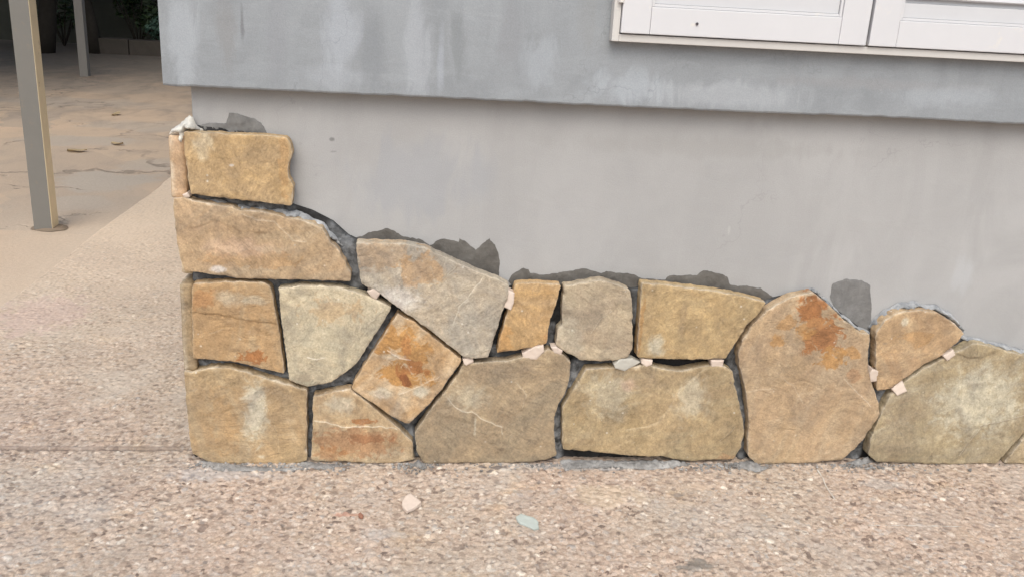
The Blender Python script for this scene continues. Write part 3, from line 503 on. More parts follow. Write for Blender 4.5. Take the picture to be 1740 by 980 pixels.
m_brick = mat_simple('brick_crumb', (.30, .15, .10), .3, 120, .85, .6)
m_paint = mat_simple('white_window_paint', (.58, .58, .605), .03, 30, .42, .12, .45, (.66, .63, .58))
m_frame = mat_simple('off_white_frame_paint', (.54, .525, .51), .05, 30, .5, .15, .45, (.46, .42, .36))
m_slat = mat_simple('louvre_paint', (.54, .545, .57), .04, 30, .5, .15)
m_glass = mat_simple('dark_glass', (.03, .035, .04), .1, 5, .08, 0, .6)
m_metal = mat_simple('hinge_metal', (.62, .60, .58), .1, 60, .45, .2)
m_post = mat_simple('grey_painted_steel', (.165, .160, .150), .07, 25, .45, .1, .5, (.22, .18, .14))
m_postlit = mat_simple('lit_side_steel', (.82, .70, .48), .07, 25, .45, .1, .5, (.34, .26, .17))  # warm light on the post's right face, put into the colour
m_postdark = mat_simple('dull_painted_steel', (.17, .16, .15), .1, 25, .55, .1, .5)
m_roof = mat_simple('roof_cement', (.3, .27, .25), .1, 10, .85, .2)
m_chalk = mat_simple('chalk', (.60, .57, .52), .1, 200, .9, .2)
m_leafdry = mat_simple('dry_leaf', (.58, .47, .30), .3, 60, .7, .3)
m_boundary = mat_simple('mossy_wall', (.105, .105, .085), .4, 3, .9, .6, .2, (.04, .045, .03))
m_kerb = mat_simple('garden_kerb_stone', (.10, .085, .07), .3, 9, .9, .6, .2)
m_bark = mat_simple('bark', (.045, .038, .03), .4, 20, .9, .9, .2)
m_soil = mat_simple('garden_soil', (.035, .028, .02), .4, 12, .95, .9, .1)
def mat_leaf(name, a, b):
    t = NT(name); gi = t.n('ShaderNodeNewGeometry')
    col = t.ramp(gi.outputs['Random Per Island'], [(0, a), (1, b)])
    t.fin(col, .45, None, spec=.4)
    return t.m
m_leaf = mat_leaf('dark_leaf', (.018, .035, .016), (.06, .09, .035))
m_leaf2 = mat_leaf('bluish_leaf', (.04, .085, .06), (.11, .18, .13))

# ------------------------------------------------------------------ ground
bm = bmesh.new()
g = bmesh.ops.create_grid(bm, x_segments=60, y_segments=60, size=150)
for v in bm.verts: v.co.z = -.02
tag(from_bm('ground', bm, m_drive), 'dusty tan concrete driveway with grey patches and cracks, tree shade painted in near the garden', 'driveway', kind='structure')
def vnoise(X, Y, sc, seed):
    r = np.random.RandomState(seed).rand(64, 64); x = X * sc + 1000; y = Y * sc + 1000
    xi = np.floor(x).astype(int); yi = np.floor(y).astype(int); fx = x - xi; fy = y - yi
    fx = fx * fx * (3 - 2 * fx); fy = fy * fy * (3 - 2 * fy); g_ = lambda a, b: r[a % 64, b % 64]
    return (g_(xi, yi) * (1 - fx) + g_(xi + 1, yi) * fx) * (1 - fy) + (g_(xi, yi + 1) * (1 - fx) + g_(xi + 1, yi + 1) * fx) * fy
def pebbles(X, Y, s, seed, hmin, hmax, prob):
    """height, id and cover of a field of half buried pebbles"""
    N = 512; r = np.random.RandomState(seed)
    jx, jy, rr, ll, an, hh, pid, pr = [r.rand(N, N) for _ in range(8)]
    ix = np.floor(X / s).astype(int); iy = np.floor(Y / s).astype(int)
    H = np.zeros_like(X); ID = np.full_like(X, .4)
    for dx in (-1, 0, 1):
        for dy in (-1, 0, 1):
            a = (ix + dx) % N; b = (iy + dy) % N
            cx = (ix + dx + .1 + .8 * jx[a, b]) * s; cy = (iy + dy + .1 + .8 * jy[a, b]) * s
            R1 = s * (.38 + .42 * rr[a, b] ** 1.5); R2 = R1 * (.55 + .4 * ll[a, b]); t = an[a, b] * 3.14
            u = (X - cx) * np.cos(t) + (Y - cy) * np.sin(t); v = -(X - cx) * np.sin(t) + (Y - cy) * np.cos(t)
            d = (u / R1) ** 2 + (v / R2) ** 2
            h = (hmin + (hmax - hmin) * hh[a, b]) * np.sqrt(np.clip(1 - d, 0, 1)) ** .8 * (pr[a, b] < prob)
            m = h > H; H = np.where(m, h, H); ID = np.where(m, pid[a, b], ID)
    return H, ID
def apron(name, xs, ys, label, fine):
    X, Y = np.meshgrid(xs, ys); nx, ny = len(xs), len(ys)
    inn = (X < fine[0]) & (Y > fine[1]) & (Y < fine[2])
    Xw = X + .004 * (vnoise(X, Y, 60, 1) - .5); Yw = Y + .004 * (vnoise(X, Y, 60, 2) - .5)
    h1, i1 = pebbles(Xw, Yw, .0145, 5, .0012, .0055, .8); h2, i2 = pebbles(Xw + .3, Yw, .0098, 6, .0006, .0032, .9)
    H = np.maximum(h1, h2); ID = np.where(h1 > h2, i1, i2)
    worn = .35 + .65 * np.clip(vnoise(X, Y, 14, 3) * 1.5 - .1, 0, 1); H = H * worn
    ho, _ = pebbles(Xw + .7, Yw, .0135, 9, .0010, .0034, .17); ho = ho * (vnoise(X, Y, 9, 31) > .3); H = H - ho * (H < .0030)
    H += .0012 * (vnoise(X, Y, 35, 4) - .5) + .003 * (vnoise(X, Y, 4, 8) - .5) + .0009 * (vnoise(X, Y, 150, 12) - .5)
    dusty = np.clip((Y - .4) / 3, 0, .75); H = H * (1 - dusty)
    Z = np.where(inn, H - .0015, -.0005)
    X = X.copy()
    edge = .010 * (vnoise(Y[:, 0] * 0, Y[:, 0], 3, 20) - .5) * 2 + .004 * (vnoise(Y[:, 0] * 0, Y[:, 0], 30, 21) - .5)
    for k in range(4): X[:, k] += edge
    Z[:, 0] -= .012; Z[:, 1] -= .004; Z[:, 2] -= .001
    pm = np.clip((np.maximum(h1, h2)) / .0007, 0, 1) * (.45 + .55 * worn); hol = np.clip(ho / .0020, 0, 1) * inn
    if ys[0] < -1: hol[-4:] = 1.3; Z[-1] -= .003; Z[-2] -= .0015
    else: hol[:3] = 1.0; Z[0] -= .003
    # skirts
    X = np.vstack([X[:1], X, X[-1:]]); Y = np.vstack([Y[:1], Y, Y[-1:]]); Z = np.vstack([Z[:1] * 0 - .0205, Z, Z[-1:] * 0 - .0205])
    X = np.hstack([X[:, :1] - .008, X]); Y = np.hstack([Y[:, :1], Y]); Z = np.hstack([Z[:, :1] * 0 - .0205, Z])
    pad = lambda A_: np.hstack([np.vstack([A_[:1], A_, A_[-1:]])[:, :1], np.vstack([A_[:1], A_, A_[-1:]])])
    n1, n2 = X.shape; idx = np.arange(n1 * n2).reshape(n1, n2)
    co = np.stack([X, Y, Z], -1).reshape(-1, 3).astype('f4')
    q = np.stack([idx[:-1, :-1], idx[:-1, 1:], idx[1:, 1:], idx[1:, :-1]], -1).reshape(-1, 4).astype('i4')
    me = bpy.data.meshes.new(name); me.vertices.add(len(co)); me.vertices.foreach_set('co', co.ravel())
    me.loops.add(q.size); me.loops.foreach_set('vertex_index', q.ravel()); me.polygons.add(len(q))
    me.polygons.foreach_set('loop_start', np.arange(0, q.size, 4, dtype='i4')); me.polygons.foreach_set('loop_total', np.full(len(q), 4, 'i4'))
    me.polygons.foreach_set('use_smooth', np.ones(len(q), bool)); me.update(calc_edges=True)
    for nm, A_ in (('peb', ID), ('pm', pm), ('hol', hol)):
        at = me.attributes.new(nm, 'FLOAT', 'POINT'); at.data.foreach_set('value', pad(A_).ravel().astype('f4'))
    return tag(link(name, me, m_ground), label, 'pavement', kind='structure')
ar = np.arange
apron('pavement', np.concatenate([ar(-.95, 2.75, .0026), ar(2.8, 12, .3)]), np.concatenate([ar(-6, -.72, .3), ar(-.70, .0255, .0026), [.0265]]), 'exposed pebble concrete pavement slab in front of the wall', (2.76, -.71, 1))
apron('path', np.concatenate([ar(-.95, .05, .0035), ar(.1, 12, .4)]), np.concatenate([ar(.0345, 2.0, .004), ar(2.0, 4.5, .008), ar(4.6, 9, .3)]), 'exposed pebble concrete path running back beside the house', (.06, -1, 4.5))

# ------------------------------------------------------------------ house
ZO, PR = .9138, .0469
house = empty('house', (0, 0, 0))
tag(house, 'house with plain grey cement plastered walls, overhanging upper wall and white shuttered window', 'house')
def wall_front(name, x0, x1, y0, y1, z0, z1, mat, amp):
    bm = bmesh.new(); xs = []; x = x0
    while x < x1: xs.append(x); x += .006 if x < 2.6 else .2
    xs.append(x1)
    rings = []
    for i, x in enumerate(xs):
        j = amp * (1.2 * nz1(x, 0, 3, 30) + .7 * nz1(x, 5, 3, 120)) + .004 * nz1(x, 9, 1, 2.2)
        if nz1(x, 7, 7, 14) > .55: j += amp * 1.2
        rings.append([bm.verts.new(c) for c in ((x, y1, z0 + .004), (x, y0 + .008, z0 + j), (x, y0 + .002, z0 + j + .0015), (x, y0, z0 + j + .005), (x, y0, z1), (x, y1, z1))])
    for a, b in zip(rings, rings[1:]):
        for k in range(6): bm.faces.new((a[k], a[(k + 1) % 6], b[(k + 1) % 6], b[k]))
    bm.faces.new(rings[0]); bm.faces.new(rings[-1])
    bmesh.ops.recalc_face_normals(bm, faces=bm.faces)
    return from_bm(name, bm, mat, house)
bm = bmesh.new(); box(bm, 0, 9, 0, 7, -.03, ZO + .03, .003)
from_bm('plinth_wall', bm, m_lower, house)
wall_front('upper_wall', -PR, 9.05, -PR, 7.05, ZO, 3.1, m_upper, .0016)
bm = bmesh.new(); box(bm, -.35, 9.35, -.3, 7.35, 3.1, 3.25, .01)
from_bm('roof', bm, m_roof, house)
# window: frame with two louvred shutters
YW = -PR
def rect_frame(bm, x0, x1, z0, z1, wd, y0, y1, bev=.0015, bottom=None):
    bt = bottom or wd
    box(bm, x0, x0 + wd, y0, y1, z0, z1, bev); box(bm, x1 - wd, x1, y0, y1, z0, z1, bev)
    box(bm, x0 + wd + .0003, x1 - wd - .0003, y0 + .0004, y1, z0, z0 + bt, bev); box(bm, x0 + wd + .0003, x1 - wd - .0003, y0 + .0004, y1, z1 - wd, z1, bev)
wz0, wz1 = 1.0575, 2.25; wx0, wx1 = .921, 2.09
bm = bmesh.new(); rect_frame(bm, wx0, wx1, wz0, wz1, .016, YW - .030, YW - .0004); 
rect_frame(bm, wx0 + .0165, wx1 - .0165, wz0 + .0165, wz1 - .0165, .02, YW - .012, YW - .0006)
win = from_bm('window', bm, m_frame, house)
bm = bmesh.new(); box(bm, wx0 + .03, wx1 - .03, YW - .0035, YW + .004, wz0 + .03, wz1 - .03); from_bm('glass_pane', bm, m_glass, win)
def shutter(x0, x1):
    bm = bmesh.new(); z0, z1 = wz0 + .0185, wz1 - .019; y0, y1 = YW - .038, YW - .013
    W = .064; Bt = .058
    box(bm, x0, x0 + W, y0, y1, z0, z1, .002); box(bm, x1 - W, x1, y0, y1, z0, z1, .002)
    for a, b in ((z0, z0 + Bt), (z0 + .56, z0 + .62), (z1 - .07, z1)):
        box(bm, x0 + W + .0004, x1 - W - .0004, y0 + .0006, y1, a, b, .002)
    # bead round the opening
    for a, b in ((z0 + Bt, z0 + .56), (z0 + .62, z1 - .07)):
        rect_frame(bm, x0 + W + .0006, x1 - W - .0006, a + .0004, b - .0004, .006, y0 + .004, y1 - .002, .001)
    s = from_bm('shutter', bm, m_paint, win)
    bm = bmesh.new(); z = z0 + Bt + .004; k = 0
    bb = bmesh.new(); box(bb, x0 + W + .0075, x1 - W - .0075, y0 + .009, y1 - .004, z0 + Bt + .0068, z0 + Bt + .038, .001)
    box(bb, x0 + W + .0075, x1 - W - .0075, y1 - .006, y1 - .003, z0 + Bt + .0385, z1 - .075)
    from_bm('lower_panel', bb, m_slat, s)
    z += .044
    while z < z1 - .12:
        if not (z0 + .53 < z < z0 + .625):
            h = .034
            vs_ = [(y0 + .010, z), (y0 + .006, z + .003), (y1 - .008, z + h), (y1 - .004, z + h)]
            va = [bm.verts.new((x0 + W + .0075, a, b)) for a, b in vs_]; vb = [bm.verts.new((x1 - W - .0075, a, b)) for a, b in vs_]
            for i in range(4): bm.faces.new((va[i], va[(i + 1) % 4], vb[(i + 1) % 4], vb[i]))
            bm.faces.new(va); bm.faces.new(vb)
        z += .036
    bmesh.ops.recalc_face_normals(bm, faces=bm.faces)
    from_bm('louvre_panel', bm, m_slat, s)
    return s
s1 = shutter(.9385, 1.4995); s2 = shutter(1.5065, 2.0725)
for z in (1.137, 1.65, 2.1):
    bm = bmesh.new()
    r = bmesh.ops.create_cone(bm, cap_ends=True, segments=14, radius1=.0065, radius2=.0065, depth=.055)
    for v in r['verts']: v.co += Vector((.9345, YW - .036, z + .03))
    from_bm('hinge', bm, m_metal, win, smooth=False)
bm = bmesh.new()
r = bmesh.ops.create_cone(bm, cap_ends=True, segments=12, radius1=.0032, radius2=.0026, depth=.004)
for v in r['verts']: v.co = Vector((v.co.x + 1.106, v.co.z + YW - .0385, v.co.y + 1.1035))
from_bm('nail', bm, mat_simple('nail_iron', (.07, .06, .07), .2, 60, .6, .2), s1)

# ------------------------------------------------------------------ stones
ORG = {}
for k, o in STONES.items():
    p = chaikin([Vector(a) for a in o])
    if area2(p) < 0: p.reverse()
    p = resample(p, .004); c = sum(p, Vector((0, 0))) / len(p); ORG[k] = (c.x, c.y)
TAN = [(.50, .385, .245), (.43, .335, .215), (.54, .44, .31)]
PAL = {
 'A': ((.50, .375, .205), (.44, .345, .22), (.53, .42, .27)), 'B': ((.50, .39, .27), (.44, .35, .24), (.46, .40, .31)),
 'C': ((.49, .355, .205), (.44, .32, .19), (.47, .39, .27)), 'D': ((.53, .51, .42), (.60, .55, .42), (.45, .45, .38)),
 'E': ((.54, .43, .30), (.50, .36, .21), (.58, .52, .42)), 'F': ((.48, .37, .235), (.42, .335, .215), (.49, .42, .30)),
 'G': ((.50, .41, .28), (.46, .355, .23), (.53, .48, .38)), 'H': ((.37, .315, .235), (.42, .35, .25), (.31, .28, .22)),
 'I': ((.46, .435, .38), (.40, .395, .37), (.50, .45, .37)), 'J': ((.53, .37, .19), (.49, .36, .20), (.54, .42, .27)),
 'K': ((.45, .39, .31), (.41, .375, .30), (.47, .43, .35)), 'L': ((.50, .39, .225), (.46, .37, .225), (.49, .41, .26)),
 'M': ((.45, .37, .245), (.40, .33, .21), (.46, .41, .29)), 'N': ((.47, .37, .26), (.43, .345, .24), (.49, .42, .32)),
 'O': ((.50, .37, .24), (.46, .35, .225), (.55, .46, .33)), 'P': ((.43, .39, .28), (.38, .33, .23), (.46, .44, .36)),
 'Q': ((.45, .39, .28), (.42, .36, .25), (.48, .43, .33)), 'R': ((.47, .38, .26), (.42, .34, .23), (.5, .43, .33))}
LAB = {
 'A': 'small squarish tan flagstone topmost at the wall corner, with a notched right edge',
 'B': 'long tan flagstone tapering right, second from the top at the wall corner',
 'C': 'brown flagstone with orange blotches and a cleft across it, third row at the corner',
 'D': 'pale greenish cream flagstone with rounded bottom, right of the brown blotched corner stone',
 'E': 'tilted diamond flagstone with vivid orange rust swirls',
 'F': 'large tan flagstone at the bottom of the wall corner, pale streak down its middle',
 'G': 'low flagstone on the pavement, dark rusty brown below a pale cleft line',
 'H': 'broad grey brown flagstone with curved pale cleft, below the small orange tan stone',
 'I': 'large leaning pale grey flagstone with a white jagged vein, under the dark scalloped cement',
 'J': 'small narrow orange tan flagstone between the big grey and the squarish beige ones',
 'K': 'squarish grey beige flagstone with cut corners, in the upper row',
 'L': 'wide smooth yellow tan flagstone with slanting right side, held up on two pink chips',
 'M': 'widest tan flagstone standing on the pavement with a diagonal cleft from its top edge',
 'N': 'tall pointed flagstone with large rust orange blotch near its peak',
 'O': 'triangular speckled tan flagstone with rounded top under a rough grey mortar rim',
 'P': 'large greenish grey and brown flagstone running out of the right edge of the photo',
 'Q': 'flagstone sliver at the lower right corner of the cladding, on the pavement',
 'R': 'tan flagstone beyond the right edge of the photo'}
TH = .033
FRONT = lambda y0: (lambda u, v, w: (u, y0 - w, v))
for i, (k, o) in enumerate(STONES.items()):
    tilt = ((i * 37 % 11) / 11 - .5) * .012, ((i * 53 % 7) / 7 - .5) * .014
    cx, cz = ORG[k]
    dz = {'I': .004, 'L': .003, 'A': -.002, 'J': -.002, 'E': .001}.get(k, 0)
    def hf(u, v, i=i, tilt=tilt, cx=cx, cz=cz, dz=dz):
        f = fbm(u, v, i * 3.1, 7, 4)
        terr = fbm(u * 1.0, v * 1.6, i * 7.7 + 2, 6, 4)
        h = dz + .0012 * f + .0006 * fbm(u, v, i, 60, 3) + (u - cx) * tilt[0] + (v - cz) * tilt[1]
        h += .0013 * sstep(.12, .16, terr) + .0010 * sstep(-.22, -.19, terr)
        return h
    mt = mat_stone(k, *PAL[k], i + 1)
    ob = slab('flagstone', o, TH, hf, FRONT(-.012), mt, seed=i + 1, ledges=[([Vector(a) for a in L], h, s) for L, h, s in LEDGES.get(k, ())], jit=.0013)
    tag(ob, LAB[k], 'flagstone', 'flagstones cladding the base of the wall')

# slabs on the short side face round the corner: u runs back along the wall (y), v up, w outward (-x)
SIDE = lambda x0: (lambda u, v, w: (x0 - w, u, v))
side = [
 ('narrow pinkish tan flagstone edge round the corner beside the topmost stone', [(-.034, .668), (-.030, .76), (-.026, .806), (.10, .800), (.26, .812), (.30, .70), (.27, .655), (.05, .652)], -.014, .034, ((.50, .34, .22), (.46, .36, .25), (.55, .42, .30))),
 ('flagstone round the corner behind the long second stone, yellow edge showing', [(-.006, .478), (-.004, .56), (-.004, .645), (.2, .64), (.34, .63), (.33, .50), (.2, .475)], -.012, .030, ((.58, .46, .26), (.52, .40, .24), (.55, .46, .33))),
 ('upright olive brown flagstone edge round the corner beside the blotched brown stone', [(-.036, .243), (-.034, .35), (-.036, .462), (.1, .458), (.24, .455), (.26, .35), (.23, .25), (.1, .24)], -.0125, .030, ((.33, .265, .165), (.38, .30, .19), (.30, .24, .16))),
 ('flagstone round the corner behind the big bottom corner stone', [(-.006, .004), (-.005, .12), (-.006, .228), (.15, .232), (.36, .22), (.38, .1), (.36, .004)], -.012, .026, ((.46, .37, .24), (.42, .33, .22), (.49, .42, .3))),
]
for j, (lab, o, x0, th, pal) in enumerate(side):
    key = 'side%d' % j; ORG[key] = (0, 0)
    ob = slab('flagstone', o, th, lambda u, v: .0018 * fbm(u, v, j * 9, 9, 4), SIDE(x0), mat_stone(key, *pal, 30 + j), seed=40 + j, jit=.0018, step=.012, grid=.012, rough_side=.0012, side_smooth=True, chip=0, bev=.003)
    tag(ob, lab, 'flagstone', 'flagstones cladding the base of the wall')

# ------------------------------------------------------------------ mortar
fl = [([Vector(a) for a in L], w_, s) for L, w_, s in FILLS]
def bed_mesh():
    p = [Vector(a) for a in BED]
    if area2(p) < 0: p.reverse()
    p = resample(p, .006); n = len(p)
    verts = list(p); xs = [a.x for a in p]; ys = [a.y for a in p]; gsz = .0055
    y = min(ys) + gsz
    while y < max(ys):
        x = min(xs) + gsz
        while x < max(xs):
            if inside(p, x, y): verts.append(Vector((x + random.uniform(-.001, .001), y + random.uniform(-.001, .001))))
            x += gsz
        y += gsz
    ov, oe, of, orig, _, _ = delaunay_2d_cdt(verts, [(i, (i + 1) % n) for i in range(n)], [], 1, 1e-6)
    V = []; FA = []
    bb = [(min(a.x for a in L) - .03, max(a.x for a in L) + .03, min(a.y for a in L) - .03, max(a.y for a in L) + .03) for L, _, _ in fl]
    for c, og in zip(ov, orig):
        edge = og and og[0] < n
        f = 0
        if not edge:
            for (L, w_, s), q in zip(fl, bb):
                if q[0] < c.x < q[1] and q[2] < c.y < q[3]:
                    d = pdist(L, c.x, c.y, False)[0]
                    f = max(f, s * (1 - sstep(w_ * .9, w_ * 2.0, d)))
        f *= .55 + .45 * sstep(-.25, .15, fbm(c.x, c.y, 4, 26, 3))
        h = .0006 if edge else .006 + .003 * fbm(c.x, c.y, 2, 30, 3)
        h = h + f * (.019 + .006 * fbm(c.x, c.y, 8, 45, 3) - h)
        V.append((c.x, -h, c.y)); FA.append(f)
    me = bpy.data.meshes.new('mortar_bed'); me.from_pydata(V, [], [tuple(f) for f in of])
    at = me.attributes.new('fill', 'FLOAT', 'POINT'); at.data.foreach_set('value', FA)
    bm = bmesh.new(); bm.from_mesh(me)
    for f in bm.faces:
        if f.normal.y > 0: f.normal_flip()
    bm.to_mesh(me); bm.free(); me.shade_smooth()
    return link('mortar_bed', me, m_bed)
tag(bed_mesh(), 'dark grey mortar filling the joints behind the flagstones', 'mortar')

def blob(name, outline, mat, H, slope, label, cat, frame, seed, rough=.5, group=None, ragged=.002):
    p0 = [Vector(a) for a in outline]
    if area2(p0) < 0: p0.reverse()
    p = resample(p0, .005); n = len(p); nr = inset(p, 1)
    p = [p[i] + (nr[i] - p[i]) * ragged * (1.5 * nz1(p[i].x, p[i].y, seed, 40) + nz1(p[i].x, p[i].y, seed, 130)) for i in range(n)]
    verts = list(p); g = .005; xs = [a.x for a in p]; ys = [a.y for a in p]; y = min(ys)
    while y < max(ys):
        x = min(xs)
        while x < max(xs):
            if inside(p, x, y) and pdist(p, x, y)[0] > .002: verts.append(Vector((x + random.uniform(-.001, .001), y + random.uniform(-.001, .001))))
            x += g
        y += g
    ov, oe, of, orig, _, _ = delaunay_2d_cdt(verts, [(i, (i + 1) % n) for i in range(n)], [], 1, 1e-6)
    cs = sum(p, Vector((0, 0))) / n; org = Vector(frame(cs.x, cs.y, 0)); V = []
    for c, og in zip(ov, orig):
        if og and og[0] < n: h = 0
        else:
            d = pdist(p, c.x, c.y)[0]
            h = H * min(1, d / slope) ** .6 * (1 + rough * 1.6 * fbm(c.x, c.y, seed, 70, 3)) ; h = max(h, .0006)
        V.append(tuple(Vector(frame(c.x, c.y, h)) - org))
    nv = len(V); F = [tuple(f) for f in of]
    me = bpy.data.meshes.new(name); me.from_pydata(V, [], F)
    bm = bmesh.new(); bm.from_mesh(me)
    d = (Vector(frame(0, 0, 1)) - Vector(frame(0, 0, 0)))
    for f in bm.faces:
        if f.normal.dot(d) < 0: f.normal_flip()
    bm.to_mesh(me); bm.free(); me.shade_smooth()
    return tag(link(name, me, mat, None, tuple(org)), label, cat, group)
G1 = 'cement smears on the wall above the stones'
WALL = lambda y0: (lambda u, v, w: (u, y0 - w, v))
blob('cement_smear', SMEARS['smear_I'], m_wetsm, .0009, .004, 'dark wet scalloped cement smear on the wall above the big leaning grey stone', 'cement smear', WALL(-.0008), 1, .9, G1)
blob('cement_smear', SMEARS['smear_J'], m_wetsm, .0016, .006, 'long dark wet cement smear on the wall above the row of three upper stones', 'cement smear', WALL(-.0008), 2, .6, G1)
blob('cement_smear', SMEARS['damp_N'], m_damp, .0012, .008, 'single rounded grey cement patch between the pointed stone and the triangular one', 'cement smear', WALL(-.0008), 3, .2, G1)
blob('cement_smear', SMEARS['smear_A'], m_damp, .0030, .008, 'rough grey cement smear on top of the topmost corner stone', 'cement smear', WALL(-.0008), 4, .9, G1)
def ridge_outline(L, wd, seed):
    pts = resample([Vector(a) for a in L], .008, False); a_, b_ = [], []
    for i, p in enumerate(pts):
        t = (pts[min(i + 1, len(pts) - 1)] - pts[max(i - 1, 0)]).normalized(); nn = Vector((-t.y, t.x))
        e = .35 + .65 * math.sin(math.pi * min(1, max(0, (i + .5) / len(pts)))) ** .4
        a_.append(p + nn * wd * e * (.55 + .5 * nz1(p.x, p.y, seed, 45))); b_.append(p - nn * wd * e * (.55 + .5 * nz1(p.x, p.y, seed + 4, 45)))
    return a_ + b_[::-1]
RL = {'ridge_N_left': 'thin pale mortar rim on the left shoulder of the pointed rust blotched stone', 'ridge_N_right': 'grey mortar rim down the right shoulder of the pointed rust blotched stone',
      'ridge_O': 'rough pale grey mortar rim over the rounded top of the triangular stone', 'ridge_P': 'grey mortar rim along the top of the greenish grey stone at the right edge',
      'ridge_B': 'pale grey mortar line along the top of the long second corner stone', 'ridge_corner': 'lumpy white mortar cap at the very top of the stone corner'}
for j, (k, (L, wd)) in enumerate(RIDGES.items()):
    y0 = {'ridge_corner': -.008, 'ridge_B': -.006}.get(k, -.002); H = {'ridge_corner': .030, 'ridge_B': .022}.get(k, .026)
    if k == 'ridge_corner': continue
    blob('mortar_ridge', ridge_outline(L, wd, j), m_white if k == 'ridge_corner' else m_dry, H, wd * .55, RL[k], 'mortar', WALL(y0), 20 + j, .45, 'dry mortar rims on top of the stones', .0015)
blob('mortar_ridge', CAP, m_white, .026, .009, RL['ridge_corner'], 'mortar', WALL(-.012), 33, .6, 'dry mortar rims on top of the stones', .003)
GL = ['grey mortar crumbs on the pavement at the corner stone', 'small grey mortar smear on the pavement under the rusty low stone', 'tiny mortar heap on the pavement right of the rusty low stone',
      'long grey mortar spill on the pavement under the widest stone', 'mortar heap on the pavement between the widest stone and the pointed one', 'mortar heap on the pavement right of the pointed stone']
GR = lambda u, v, w: (u, v, .0006 + w)
for j, (k, o) in enumerate(GMORTAR.items()):
    o = [(a, min(b, -.030)) for a, b in o]
    blob('mortar_spill', o, m_crumb, (.004, .003, .012, .006, .008, .012)[j], .012, GL[j], 'mortar', GR, 60 + j, .9, 'mortar spilled along the foot of the stones', .003)

def crumbs():
    rnd = random.Random(77); V = []; F = []
    ico = bmesh.new(); bmesh.ops.create_icosphere(ico, subdivisions=1, radius=1); iv = [v.co.copy() for v in ico.verts]; ifc = [tuple(v.index for v in f.verts) for f in ico.faces]; ico.free()
    spots = [(.02, .10), (.26, .05), (.52, .03), (.90, .10), (1.1, .14), (1.33, .05), (1.70, .07), (1.5, .5), (.6, .7)]
    for _ in range(2000):
        cx, sp = rnd.choice(spots[:7] * 3 + spots[7:]); x = rnd.gauss(cx, sp); y = -.047 - abs(rnd.gauss(0, .018 if sp < .3 else .03)); r = rnd.choice((.0008, .001, .0013, .0018, .0026, .0038)) * rnd.uniform(.7, 1.2)
        if x < -.04 or x > 2.4: continue
        b = len(V); rot = Matrix.Rotation(rnd.uniform(0, 6), 3, 'Z'); sc3 = Vector((rnd.uniform(.7, 1.4), rnd.uniform(.7, 1.3), rnd.uniform(.5, .9)))
        for v in iv:
            k = 1 + rnd.uniform(-.25, .25); p = rot @ Vector((v.x * sc3.x, v.y * sc3.y, v.z * sc3.z)) * r * k; V.append((x + p.x, y + p.y, .0008 + r * .35 + p.z))
        F += [tuple(b + i for i in f) for f in ifc]
    me = bpy.data.meshes.new('mortar_crumbs'); me.from_pydata(V, [], F)
    tag(link('mortar_crumbs', me, m_crumb), 'grey mortar grit scattered on the pavement along the foot of the stones', 'grit', kind='stuff')
crumbs()

# ------------------------------------------------------------------ spacer chips
CL = {'c1': 'pink chip wedged between the pale cream stone and the big leaning grey stone', 'c2': 'upright pink chip between the leaning grey stone and the narrow orange tan stone',
      'c3': 'small pink chip under the lower tip of the big leaning grey stone', 'c4': 'largest pink chip, under the narrow orange tan stone',
      'c5': 'pink chip under the left corner of the squarish grey beige stone', 'c6': 'flat grey stone sliver lying under the squarish grey beige stone',
      'c7': 'pink chip under the left end of the wide yellow tan stone', 'c8': 'square pink chip under the right end of the wide yellow tan stone',
      'c9': 'pale chip wedged between the pointed stone and the triangular stone', 'c10': 'pink chip under the lower tip of the triangular stone',
      'c11': 'pink chip under the right part of the triangular stone', 'c12': 'tiny white chip under the topmost corner stone'}
for j, (k, o) in enumerate(CHIPS.items()):
    c = sum((Vector(a) for a in o), Vector((0, 0))) / len(o)
    a, b = math.sin(j * 2.3) * .18, math.cos(j * 1.7) * .2
    ob = slab('spacer_chip', o, .028 if k != 'c12' else .02, lambda u, v: (u - c.x) * a + (v - c.y) * b + .0012 * fbm(u, v, j, 90, 3), FRONT(-.020 if k != 'c12' else -.022), m_chipg if k == 'c6' else m_chip,
              step=.003, grid=.004, bev=.0012, chip=.001, jit=.0006, seed=80 + j, smooth_c=False)
    tag(ob, CL[k], 'stone chip', 'small chips wedged in the joints as spacers')

# loose bits lying on the pavement
TOP = lambda z0: (lambda u, v, w: (u, v, z0 + w))
def bit(o, mat, th, label, name, cat, tilt=(0, 0), seed=0):
    c = sum((Vector(a) for a in o), Vector((0, 0))) / len(o)
    ob = slab(name, o, th, lambda u, v: (u - c.x) * tilt[0] + (v - c.y) * tilt[1] + .001 * fbm(u, v, seed, 80, 2), TOP(.0012), mat, step=.003, grid=.004, bev=.001, chip=.001, jit=.0007, seed=seed, smooth_c=False)
    tag(ob, label, cat)
bit([(.484, -.244), (.492, -.222), (.505, -.214), (.529, -.248), (.516, -.262), (.497, -.280), (.487, -.262)], m_chip, .010, 'angular pale pink stone chip lying alone on the pavement', 'stone_chip', 'stone chip', (.1, .15), 101)
bit([(.745, -.302), (.758, -.292), (.770, -.300), (.786, -.306), (.795, -.322), (.793, -.348), (.783, -.352), (.766, -.336), (.751, -.326)], m_green, .005, 'flat green grey stone flake lying on the pavement', 'stone_flake', 'stone flake', (.02, .1), 102)
bit([(.387, -.286), (.392, -.281), (.399, -.293), (.398, -.301), (.392, -.302), (.387, -.294)], m_brick, .006, 'small red brown crumb on the pavement left of the pink chip', 'brick_crumb', 'crumb', (0, 0), 103)
def streak(o, wd, label, seed):
    blob('chalk_streak', ridge_outline(o, wd, seed), m_chalk, .0006, .003, label, 'chalk mark', lambda u, v, w: (u, v, .0010 + w), seed, .5, None, .0012)
